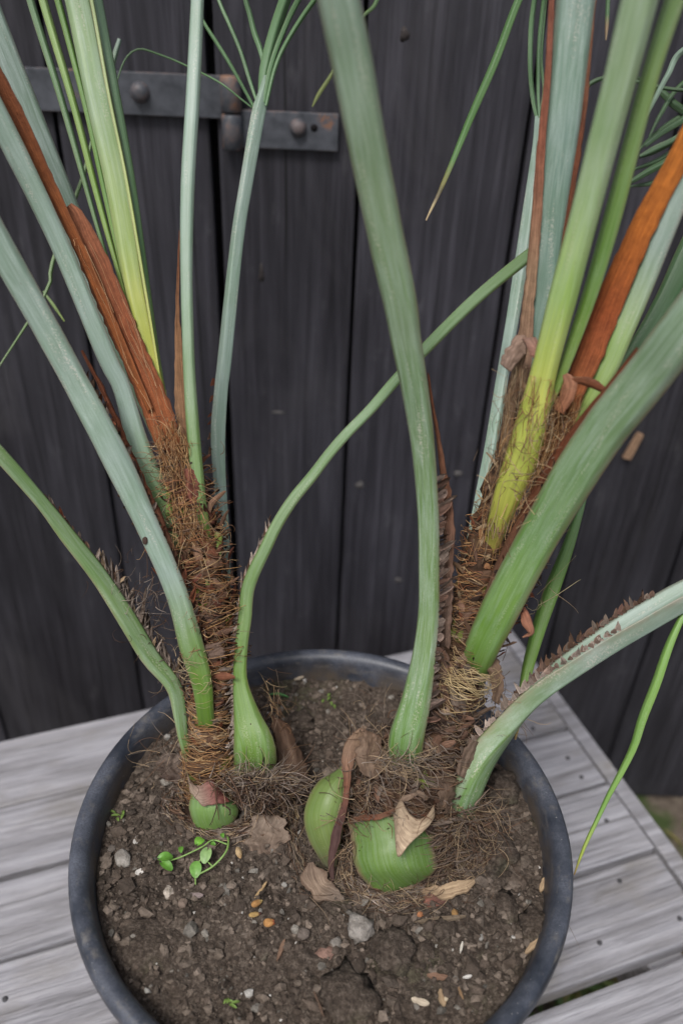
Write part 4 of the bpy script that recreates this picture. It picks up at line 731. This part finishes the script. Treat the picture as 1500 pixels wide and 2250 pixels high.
scales(r6, 1, .06, .30, 16, .007, [DRY, RED, DKB], up=-.2, outw=.5, back=.6)
r7 = petiole(palm_r, [(980, 1850, .675, 62), (1000, 1785, .632, 68), (1014, 1730, .613, 70), (1044, 1658, .607, 70), (1090, 1590, .604, 70), (1138, 1531, .601, 70), (1192, 1482, .599, 72), (1256, 1436, .596, 73), (1340, 1381, .592, 74), (1420, 1334, .588, 74), (1500, 1290, .583, 74), (1640, 1228, .572, 72), (1800, 1180, .56, 66)], [(0, BRI, .2), (.1, (.11, .20, .06), .6), (.25, GRN, .7), (.5, GLA, .7), (1, GLA, .5)], twist=[25, 50, 85, 106, 114, 116, 116, 116], wax=.6, n=90, bulge=.62, chan=.50, edge=.5, label='lowest petiole bending down right, its open channel showing')
scales(r7, -1, .08, .56, 54, .0072, [LGR, (.24, .19, .16), (.2, .14, .11), GRY], up=.35, outw=.1, back=1.0, blunt=3, wide=(1.0, 1.5), bendy=.5, pale=1.5, tilt=.1)
scales(r7, 1, .25, .66, 64, .0062, [(.13, .08, .058), (.11, .06, .045), DRY, GRY], up=.5, outw=.4, back=.8, blunt=4, wide=(1.2, 1.9), tilt=.3, pale=1.2, bendy=.7)
r8 = petiole(palm_r, [(1225, 1010, .60, 20), (1300, 900, .60, 26), (1395, 765, .60, 34), (1460, 660, .598, 46), (1520, 540, .595, 56), (1610, 370, .59, 60)], [(0, GRN, .1), (.4, (.05, .11, .04), .1), (1, (.06, .13, .05), .2)], twist=10, edge=.3)
for ct, cl, tw, lb in (([(1285, 1080, .650, 10), (1268, 1125, .651, 20), (1240, 1205, .652, 30), (1203, 1300, .652, 38), (1178, 1375, .650, 35), (1152, 1475, .648, 27), (1138, 1570, .646, 15), (1130, 1625, .645, 5)], [(0, DGR), (.4, (.10, .21, .03)), (.88, (.11, .20, .03)), (.95, (.4, .3, .03)), (1, (.25, .15, .07))], 30, 'green leaf tip hanging behind the stem'),
                       ([(1640, 1080, .60, 16), (1560, 1225, .590, 15), (1497, 1350, .584, 15), (1464, 1422, .583, 20), (1437, 1500, .584, 22), (1407, 1578, .587, 21), (1389, 1638, .59, 18), (1362, 1695, .593, 15), (1335, 1746, .596, 12), (1311, 1797, .599, 10), (1281, 1862, .602, 8), (1260, 1922, .604, 2.5)], [(0, (.13, .24, .05)), (.85, (.13, .25, .045)), (.96, (.25, .3, .04)), (1, (.2, .1, .03))], 25, 'thin grass like leaf tip hanging beside the rim'),
                       ([(1260, -250, .57, 24), (1190, -110, .585, 21), (1135, 0, .598, 19), (1084, 133, .613, 20), (1031, 256, .628, 18), (988, 363, .638, 13), (961, 427, .644, 9), (948, 455, .646, 6), (935, 484, .648, 3)], [(0, (.08, .16, .06)), (.82, (.08, .17, .05)), (.88, (.2, .18, .06)), (.92, (.06, .04, .03)), (.96, (.45, .36, .2)), (1, (.35, .25, .14))], 30, 'slender leaf tip with a dry tan end'),
                       ([(1620, 60, .60, 16), (1500, 110, .64, 14), (1465, 165, .65, 12), (1430, 230, .66, 10), (1390, 300, .67, 8)], [(0, GLA), (1, GLA)], 10, None),
                       ([(1560, 215, .70, 20), (1495, 262, .70, 17), (1450, 290, .70, 15), (1415, 318, .70, 12)], DGK, 30, None), ([(1580, 235, .69, 18), (1495, 300, .69, 15), (1440, 330, .69, 18), (1405, 345, .69, 8)], DGK, -20, None),
                       ([(1560, 290, .68, 15), (1480, 345, .68, 17), (1430, 372, .68, 15), (1386, 398, .68, 10)], DGK, 10, None), ([(1600, 290, .705, 14), (1497, 238, .705, 18), (1462, 208, .705, 16), (1440, 190, .705, 12), (1400, 170, .7, 6)], DGK, 20, None),
                       ([(1282, 198, .69, 8), (1300, 182, .69, 10), (1330, 172, .69, 9), (1380, 176, .69, 8), (1470, 196, .69, 8), (1560, 200, .69, 8)], DGK, 10, None), ([(1600, 190, .71, 10), (1500, 248, .71, 13), (1440, 290, .71, 12), (1400, 330, .71, 5)], DGK, 40, None), ([(1600, 250, .70, 10), (1500, 318, .70, 14), (1445, 352, .70, 12), (1392, 372, .70, 5)], DGK, 5, None), ([(1590, 330, .69, 12), (1500, 372, .69, 15), (1440, 398, .69, 12), (1380, 410, .69, 4)], DGK, 25, None), ([(1580, 120, .70, 8), (1490, 190, .70, 10), (1450, 250, .70, 9), (1425, 300, .70, 4)], DGK, 15, None),
                       ([(1335, -60, .70, 9), (1334, 0, .70, 9), (1332, 50, .70, 8), (1330, 88, .70, 3)], [(0, DGR), (.6, DGR), (.8, (.2, .13, .07)), (1, (.2, .13, .07))], 10, None),
                       ([(836, -40, .70, 10), (822, 10, .70, 9), (790, 45, .70, 7), (735, 150, .71, 8), (700, 205, .71, 9), (686, 234, .71, 3)], [(0, DGR), (1, (.15, .17, .04))], 20, None)):
    ribbon(palm_r, ct, cl, 'leaflet', MAT_PET, twist=tw, edge=.1, vfold=.7, wax=.15, n=44, label=lb)
for ct, cl in (([(-30, 850, .7, 3), (100, 648, .70, 7), (115, 585, .70, 9), (150, 480, .70, 9), (185, 385, .70, 9), (205, 300, .70, 6)], [(0, GRN), (1, GRN)]), ([(95, 640, .72, 4), (118, 672, .72, 7), (142, 706, .72, 2)], [(0, GRN), (1, LIM)]), ([(240, 185, .70, 7), (252, 130, .70, 12), (265, 86, .70, 10)], [(0, GRN), (1, GLA)])):
    ribbon(palm_l, ct, cl, 'leaflet', MAT_PET, twist=20, edge=.1, vfold=.7, wax=.2, n=24)
# bulging base: cut front leaf base, left bulb, torn sheaths
front = shield(palm_r, 'leaf_base', [(766, 1798, .602), (772, 1850, .596), (782, 1908, .588), (812, 1948, .589), (846, 1968, .591)], [(946, 1776, .604), (952, 1840, .594), (957, 1884, .590), (954, 1916, .590), (884, 1962, .593)], [(0, (.10, .17, .04)), (.5, (.10, .175, .035)), (.85, (.095, .175, .025)), (1, (.085, .11, .03))], .34, MAT_PET, n=40, m=25, edge=1.0, wax=.22, label='broad bright green cut leaf base', edgew=.05, rag=.05)
ribbon(front, [(764, 1812, .602, 8), (782, 1800, .592, 12), (812, 1796, .583, 11), (842, 1792, .578, 12), (866, 1780, .576, 8)], [(0, DRY), (.5, (.17, .07, .04)), (1, DRY)], 'cut_rim', MAT_DRY, rag=.5, edge=0, n=40, label='torn red brown upper edge')
ribbon(front, [(946, 1800, .602, 6), (945, 1845, .597, 11), (949, 1880, .594, 12), (957, 1908, .595, 7)], [(0, DRY), (.5, (.15, .06, .035)), (1, (.16, .055, .03))], 'cut_rim', MAT_DRY, rag=.4, edge=0, n=30)
shield(front, 'cut_rim', [(862, 1785, .580), (880, 1758, .580), (893, 1778, .576), (912, 1797, .572), (934, 1794, .574), (953, 1768, .584)], [(866, 1815, .570), (873, 1882, .556), (898, 1856, .557), (924, 1832, .562), (942, 1815, .570), (955, 1795, .580)], [(0, (.30, .23, .16)), (.5, (.38, .29, .20)), (1, (.36, .27, .18))], .10, MAT_DRY, edge=.8, rag=.05, th=.0016, label='tan dried flap on the cut base', wax=0)
shield(palm_r, 'leaf_base', [(742, 1688, .620), (695, 1722, .612), (668, 1782, .606), (676, 1840, .604), (712, 1905, .606)], [(768, 1672, .616), (770, 1730, .608), (762, 1780, .603), (750, 1840, .601), (738, 1915, .604)], [(0, (.12, .17, .045)), (.5, (.13, .19, .045)), (.8, (.12, .16, .045)), (1, (.09, .08, .05))], .30, MAT_PET, n=34, m=21, edge=.5, wax=.1, label='rounded green bulge left of the cut base')
ribbon(palm_r, [(730, 1935, .592, 8), (728, 1890, .590, 15), (740, 1830, .588, 20), (757, 1770, .590, 14), (762, 1720, .594, 15), (764, 1670, .600, 28), (778, 1630, .608, 32), (802, 1596, .616, 8)], [(0, (.07, .04, .035)), (.35, (.07, .035, .032)), (.6, (.15, .06, .035)), (.8, (.19, .12, .08)), (1, (.22, .15, .1))], 'sheath', MAT_DRY, twist=-10, rag=.25, edge=.4, curl=.2, n=60, cross=9, label='purple brown curled sheath edge')
ribbon(palm_r, [(682, 1895, 0.594, 14), (690, 1930, 0.590, 58), (712, 1958, 0.587, 46), (752, 1976, 0.588, 12)], [(0, (.13, .09, .065)), (.5, (.22, .16, .115)), (1, GRY)], 'sheath', MAT_DRY, twist=10, rag=.5, edge=.3, curl=.12, n=30)
ribbon(palm_r, [(1042, 1936, 0.593, 8), (1020, 1948, 0.589, 30), (980, 1958, 0.587, 34), (935, 1962, 0.589, 22), (905, 1960, 0.592, 8)], [(0, TAN2), (.6, TAN2), (1, DRY)], 'sheath', MAT_DRY, twist=-20, rag=.4, edge=.3, curl=.12, n=30, label='tan curled flap below the cut base')
ribbon(palm_r, [(906, 1998, 0.587, 8), (930, 1988, 0.585, 26), (960, 1976, 0.587, 28), (985, 1966, 0.591, 12)], [(0, (.2, .07, .04)), (1, (.13, .075, .065))], 'sheath', MAT_DRY, twist=10, rag=.35, edge=.2, curl=.12, n=24)
ribbon(palm_r, [(1135, 1320, .575, 8), (1150, 1345, .572, 20), (1158, 1370, .570, 26), (1166, 1390, .571, 14), (1148, 1400, .575, 4)], [(0, (.2, .07, .04)), (1, (.28, .14, .09))], 'sheath_scrap', MAT_DRY, twist=-30, rag=.12, edge=.2, curl=.8, n=24)
shield(palm_r, 'sheath_scrap', [(1098, 800, .530), (1108, 772, .526), (1130, 742, .522), (1150, 735, .520)], [(1120, 818, .530), (1145, 790, .526), (1158, 765, .521), (1164, 748, .519)], [(0, (.2, .14, .11)), (1, (.24, .16, .12))], .12, MAT_DRY, rag=.25, edge=.3, th=.0008)
shield(palm_r, 'sheath_scrap', [(1146, 742, .519), (1160, 772, .516), (1180, 800, .514)], [(1176, 740, .519), (1200, 772, .516), (1208, 808, .514)], [(0, (.2, .12, .09)), (1, (.2, .085, .06))], .15, MAT_DRY, rag=.25, edge=.3, th=.0008)
ribbon(palm_r, [(1096, 1180, .575, 6), (1108, 1060, .566, 20), (1112, 960, .557, 24), (1124, 870, .546, 26), (1142, 790, .535, 22), (1155, 745, .529, 10)], [(0, DRY), (.5, (.2, .13, .075)), (1, (.25, .16, .1))], 'sheath', MAT_DRY, twist=-25, rag=.35, edge=.4, curl=.4, n=50)
for pa, L_, R2_, c_ in ((palm_r, [(792, 1600, .606), (782, 1650, .598), (790, 1700, .592)], [(835, 1615, .610), (842, 1660, .600), (830, 1715, .592)], (.17, .115, .08)), (palm_r, [(955, 1700, .592), (962, 1740, .590), (960, 1785, .592)], [(985, 1690, .596), (1000, 1735, .596), (985, 1790, .598)], (.12, .08, .055)), (palm_r, [(1052, 1440, .590), (1075, 1490, .592), (1082, 1540, .594)], [(1090, 1445, .592), (1108, 1495, .594), (1096, 1550, .596)], (.16, .105, .07)), (palm_r, [(1000, 1700, .594), (1012, 1660, .592), (1035, 1625, .592)], [(1020, 1712, .596), (1040, 1668, .596), (1056, 1632, .596)], (.13, .09, .065)), (palm_l, [(404, 1030, .600), (410, 1075, .600), (418, 1110, .602)], [(428, 1028, .602), (438, 1066, .602), (432, 1112, .603)], (.17, .06, .04)), (palm_l, [(440, 1420, .612), (446, 1450, .611)], [(486, 1410, .612), (492, 1446, .611)], (.15, .1, .075))):
    shield(pa, 'sheath', L_, R2_, [(0, c_), (1, tuple(q * .7 for q in c_))], .08, MAT_DRY, n=24, m=13, rag=.5, edge=.35, th=.0008)
flakes(palm_l, LT, 90, .3, .92, .015, [(.2, .08, .045), (.16, .06, .04), (.24, .14, .09), (.16, .09, .06)], rmul=1.22)
for q in ((478, 1200, .618, 11, 34), (455, 1270, .617, 10, 22), (372, 1100, .609, 12, 34)):
    shield(palm_l, 'leaf_base', [(q[0] - q[3], q[1] - q[4], q[2]), (q[0] - q[3] * .8, q[1] + q[4], q[2] + .002)], [(q[0] + q[3], q[1] - q[4] * .8, q[2]), (q[0] + q[3] * .7, q[1] + q[4], q[2] + .002)], [(0, (.22, .28, .05)), (1, (.13, .2, .035))], .3, MAT_PET, n=8, m=7, rag=.2, edge=.6)
flakes(palm_r, RTK, 110, .1, .5, .015, [GRY, DRY, DKB, (.2, .14, .1), (.16, .09, .06)], rmul=1.15); flakes(palm_r, RTK, 130, .12, .50, .0115, [GRY, DRY, DRY, DKB, (.2, .13, .09)], rmul=1.04); flakes(palm_r, RTK, 40, .5, .92, .0105, [RED, DRY, (.22, .11, .05), TAN2])
fb = Fib()
STRIP = [GRY, DRY, DKB, (.12, .085, .065), (.09, .06, .045)]
wrap_fibres(fb, RTK, 420, .06, .42, rmul=1.05, lift=.007, length=(.25, 1.0), cols=STRIP, rad=(.0006, .0014))
wrap_fibres(fb, RTK, 760, .06, .36, rmul=1.05, lift=.010, length=(.3, 1.4), cols=[GRY, DRY, TAN2, (.15, .10, .07), (.2, .14, .09)]); flakes(palm_r, RTK, 40, .52, .74, .012, [DRY, (.16, .09, .06), (.2, .12, .07), DKB], rmul=1.12); wrap_fibres(fb, RTK, 260, .54, .76, rmul=1.06, lift=.007, length=(.4, 1.6), cols=RCOMB); wrap_fibres(fb, RTK, 500, .34, .6, rmul=1.05, lift=.008, length=(.4, 1.6))
strands(fb, [(1075, 1240, .585, 34), (1110, 1100, .560, 42), (1145, 1000, .540, 50), (1175, 900, .523, 46), (1192, 830, .512, 34)], 120, 0, 1, spread=1.3, cols=COMB + [TAN2], lift=.004)
strands(fb, [(1090, 1180, .575, 26), (1112, 1040, .560, 24), (1128, 900, .545, 26), (1142, 800, .534, 20)], 150, 0, 1, cols=[DRY, TAN2, (.25, .16, .09)], lift=.004)
strands(fb, [(1165, 1120, .556, 26), (1200, 1010, .544, 30), (1232, 920, .536, 32), (1255, 860, .529, 26)], 190, 0, 1, cols=COMB, lift=.006)
ring_r = [(880, 1990, .632, 120), (872, 1930, .628, 122), (885, 1850, .625, 126), (900, 1770, .628, 112)]
wrap_fibres(fb, ring_r, 380, .0, .2, lift=.010, length=(.3, 1.2), cols=[GRY, DRY, TAN2, (.2, .15, .1)], rad=(.0002, .0006)); wrap_fibres(fb, ring_r, 70, .0, .2, lift=.006, length=(.25, .8), cols=STRIP, rad=(.0006, .0011)); wrap_fibres(fb, ring_r, 380, .2, .95, lift=.012, length=(.2, .9), cols=[GRY, DRY, TAN2, (.2, .15, .1)], rad=(.0002, .0006), sides=True); wrap_fibres(fb, ring_r, 120, .2, .95, lift=.008, length=(.2, .7), cols=STRIP, rad=(.0006, .0012), sides=True)
wrap_fibres(fb, [(1010, 1520, .605, 46), (1045, 1450, .598, 48)], 150, 0, 1, rmul=1.03, lift=.006, length=(.6, 1.8), cols=[(.48, .37, .2), (.42, .32, .17), (.36, .26, .13)])
wrap_fibres(fb, [(882, 1682, .600, 40), (892, 1640, .594, 42)], 70, 0, .8, rmul=1.08, lift=.005, length=(.6, 1.6), cols=[GRY, TAN2, (.3, .22, .15)])
hairs(fb, (810, 1640, .615), 110, (30, 40), (.012, .035), (0, 0, .9), [GRY, TAN2, DRY]); hairs(fb, (850, 1720, .600), 140, (55, 40), (.010, .03), (.5, -.2, -.2), [GRY, DRY, (.2, .13, .08)]); hairs(fb, (1030, 1820, .612), 170, (45, 45), (.012, .035), (.5, -.3, -.3), [GRY, DRY, TAN2]); hairs(fb, (1090, 1560, .610), 60, (35, 50), (.012, .03), (.1, 0, .6), [DRY, GRY, TAN2])
hairs(fb, (900, 1985, .597), 160, (110, 22), (.015, .045), (.2, -.6, 0), [GRY, DRY, (.22, .16, .11)]); hairs(fb, (1130, 1000, .535), 90, (45, 90), (.010, .03), (0, 0, .2)); hairs(fb, (1215, 950, .530), 70, (25, 50), (.010, .03), (0, 0, .2)); hairs(fb, (1195, 1290, .60), 7, (14, 30), (.03, .05), (.6, 0, 0), [TAN2, (.35, .3, .17)], curl=3.5)
soil_arcs(fb, 868, 1880, 118, 100, -10, 190, 520, [GRY, DRY, TAN2, (.2, .15, .1), LGR], length=(.12, .5)); soil_arcs(fb, 868, 1880, 116, 96, -10, 190, 110, STRIP, rad=(.0006, .0013), length=(.1, .35)); soil_arcs(fb, 1000, 1840, 80, 80, -80, 90, 300, [GRY, DRY, TAN2, (.2, .15, .1)], lift=.012); soil_arcs(fb, 700, 1830, 60, 110, 60, 200, 140, [GRY, DRY, (.2, .15, .1)])
hairs(fb, (860, 1958, .585), 60, (50, 10), (.010, .025), (.9, 0, 0), [GRY, DRY, TAN2]); hairs(fb, (770, 1860, .592), 90, (14, 60), (.012, .035), (0, 0, -1), [GRY, DRY, TAN2, (.2, .13, .08)]); hairs(fb, (990, 1860, .604), 120, (16, 45), (.010, .03), (.4, 0, -.6), [GRY, DRY, TAN2, (.2, .13, .08)]); hairs(fb, (820, 1740, .600), 150, (40, 45), (.012, .03), (.3, 0, -.6), [GRY, DRY, TAN2, DKB]); hairs(fb, (810, 1760, .602), 60, (40, 35), (.010, .022), (.3, 0, -.8), STRIP, rad=(.0006, .0012))
hairs(fb, (1010, 1790, .606), 150, (36, 16), (.012, .034), (.8, 0, -.2), [GRY, TAN2, DRY]); hairs(fb, (1015, 1800, .606), 60, (34, 14), (.010, .025), (.8, 0, -.2), STRIP, rad=(.0006, .0012)); hairs(fb, (885, 1672, .582), 120, (36, 9), (.012, .03), (.9, 0, 0), [GRY, TAN2, DRY, LGR]); hairs(fb, (850, 1796, .576), 50, (60, 7), (.008, .02), (.9, 0, -.2), [DRY, RED, GRY])
fb.done(palm_r)

# ------------------------------------------------------------------ small green seedling and sprouts on the soil
weed = empty('weed_seedling', soil_point(495, 1850), 'small green seedling with rounded leaves trailing over the soil below the left palm', 'seedling')
ZS = lambda px, py, h: soil_point(px, py) + np.array([0, 0, h])
def stem(parent, pts, r=0.0008, col=(.16, .27, .07)):
    c = np.array([ZS(*p) for p in pts]); n = 26; s = spline(c, n); T = np.gradient(s, axis=0); V = []
    for i in range(n):
        t = nrm(T[i]); u = nrm(np.cross(t, (0, .2, 1))); v = np.cross(t, u)
        for k in range(6): V.append(s[i] + (u * math.cos(k * 1.047) + v * math.sin(k * 1.047)) * r)
    return build('stem', V, grid_faces(n, 6, True), MAT_WEED, parent, col=np.array(col))
def weed_leaf(parent, px, py, h, L, W, ang, col, notch=0.0, tilt=0.25):
    c = ZS(px, py, h); d = np.dot(c - C0, FW); l, w = L * d / F, W * d / F; ax = np.array([math.cos(ang), -math.sin(ang) * 1.15, tilt]); ax = nrm(ax); sd = nrm(np.cross((0, 0, 1), ax)); up = np.cross(ax, sd); V = []
    n, m = 10, 7
    for sg in (1, -1):
        for i in range(n):
            q = i / (n - 1); ww = w * 0.5 * max(0.04, math.sin(math.pi * min(1, (q * 0.93 + .04))) ** 0.6)
            for j in range(m):
                x = (-1 + 2 * j / (m - 1)) * sg; V.append(c + ax * l * (q - 0.5 - notch * (1 - abs(x)) * q ** 4) + sd * ww * x + up * (0.3 * ww * abs(x) - 0.12 * l * (q - .5) ** 2 * 4 + sg * 0.0002))
    fs = grid_faces(n, m) + [tuple(k + n * m for k in f) for f in grid_faces(n, m)]
    return build('leaf', V, fs, MAT_WEED, parent, col=np.array(col) * rng.uniform(.9, 1.1))
stem(weed, [(497, 1838, .002), (503, 1862, .009), (498, 1892, .012), (470, 1918, .009), (432, 1934, .006)])
stem(weed, [(500, 1872, .010), (470, 1868, .013), (445, 1880, .011), (400, 1898, .009), (370, 1906, .008)], .00065)
stem(weed, [(470, 1918, .008), (446, 1900, .008), (432, 1925, .007), (430, 1945, .001)], .0006)
LG, LP = (.085, .21, .03), (.18, .29, .11)
weed_leaf(weed, 366, 1900, .010, 34, 22, R_(165), LG, .2); weed_leaf(weed, 368, 1917, .010, 34, 20, R_(205), LG, .2); weed_leaf(weed, 432, 1924, .009, 36, 26, R_(-100), (.13, .28, .06)); weed_leaf(weed, 455, 1898, .012, 36, 25, R_(-80), LP, .2); weed_leaf(weed, 441, 1872, .014, 24, 22, R_(120), (.13, .30, .04), .3); weed_leaf(weed, 400, 1884, .011, 18, 11, R_(75), LG); weed_leaf(weed, 490, 1852, .010, 14, 9, R_(60), LG); weed_leaf(weed, 470, 1876, .013, 13, 9, R_(20), LG)
for px, py, lb in ((722, 1542, 'tiny green sprout on the soil at the back between the palms'), (262, 1795, 'tiny bright moss sprout on the soil beside the left palm foot'), (515, 2205, 'lone tiny sprout at the front of the soil')):
    sp = empty('sprout', soil_point(px, py), lb, 'sprout', 'tiny sprouts on the soil')
    for k in range(5): weed_leaf(sp, px + rng.gauss(0, 9), py + rng.gauss(0, 6), .003, rng.uniform(12, 24), 6, rng.uniform(0, 3.1), (.13, .2, .05), tilt=.4)
sp = empty('grass_blade', soil_point(612, 1532), 'short green blade lying on the soil behind the swollen left palm base', 'leaf blade')
weed_leaf(sp, 612, 1532, .004, 44, 7, R_(8), (.07, .2, .06), tilt=.05)
# chip stuck to the wall
V, Fc = box_data(-.0055, .0055, -.003, .003, -.021, .021, .0012); c = Py(1391, 980, YW - .006); th = R_(14)
V = V @ np.array([[math.cos(th), 0, -math.sin(th)], [0, 1, 0], [math.sin(th), 0, math.cos(th)]]); V[:, 0] *= 1 + .25 * np.sin(V[:, 2] * 200)
tag(build('wood_splinter', V + c, Fc, MAT_DRY, origin=c, smooth=False, col=np.array((.34, .22, .14)), edge=0.0, uv=[(v[0] * 20, v[2] * 14) for v in V]), 'pale tan splinter caught on the dark wall planks at right', 'splinter')
# weeds growing on the ground, seen through the wide bench gap and past its end
gvv, gff, gcc = [], [], []
for cx_, cy_, cnt, sprd in ((*Pz(1265, 2172, .03)[:2], 170, .07), (*Pz(1560, 1880, .0)[:2], 14, .04), (*Pz(60, 2110, .03)[:2], 60, .06)):
    for k in range(cnt):
        b = np.array([cx_ + rng.gauss(0, sprd), min(cy_ + rng.gauss(0, sprd), YW - .03), 0]); a = rng.random() * 6.28; L = rng.uniform(.02, .07); dv = np.array([math.cos(a) * .6, math.sin(a) * .6, 1.0]); sd = np.array([-math.sin(a), math.cos(a), 0]) * rng.uniform(.003, .009); o_ = len(gvv)
        for q, w_ in ((0, .3), (.35, 1), (.7, .8), (1, .05)):
            p_ = b + dv * L * q + np.array([math.cos(a), math.sin(a), -.6]) * L * .5 * q * q; gvv += [p_ - sd * w_, p_ + sd * w_]
        gff += [(o_ + 2 * i, o_ + 2 * i + 1, o_ + 2 * i + 3, o_ + 2 * i + 2) for i in range(3)]; cl = np.array(rng.choice([(.10, .16, .035), (.15, .19, .04), (.07, .12, .025), (.18, .16, .05)])); gcc += [cl] * 8
tag(build('weeds', gvv, gff, MAT_WEED, col=np.array(gcc)), 'green weeds on the earth under the bench gap', 'weeds', kind='stuff')
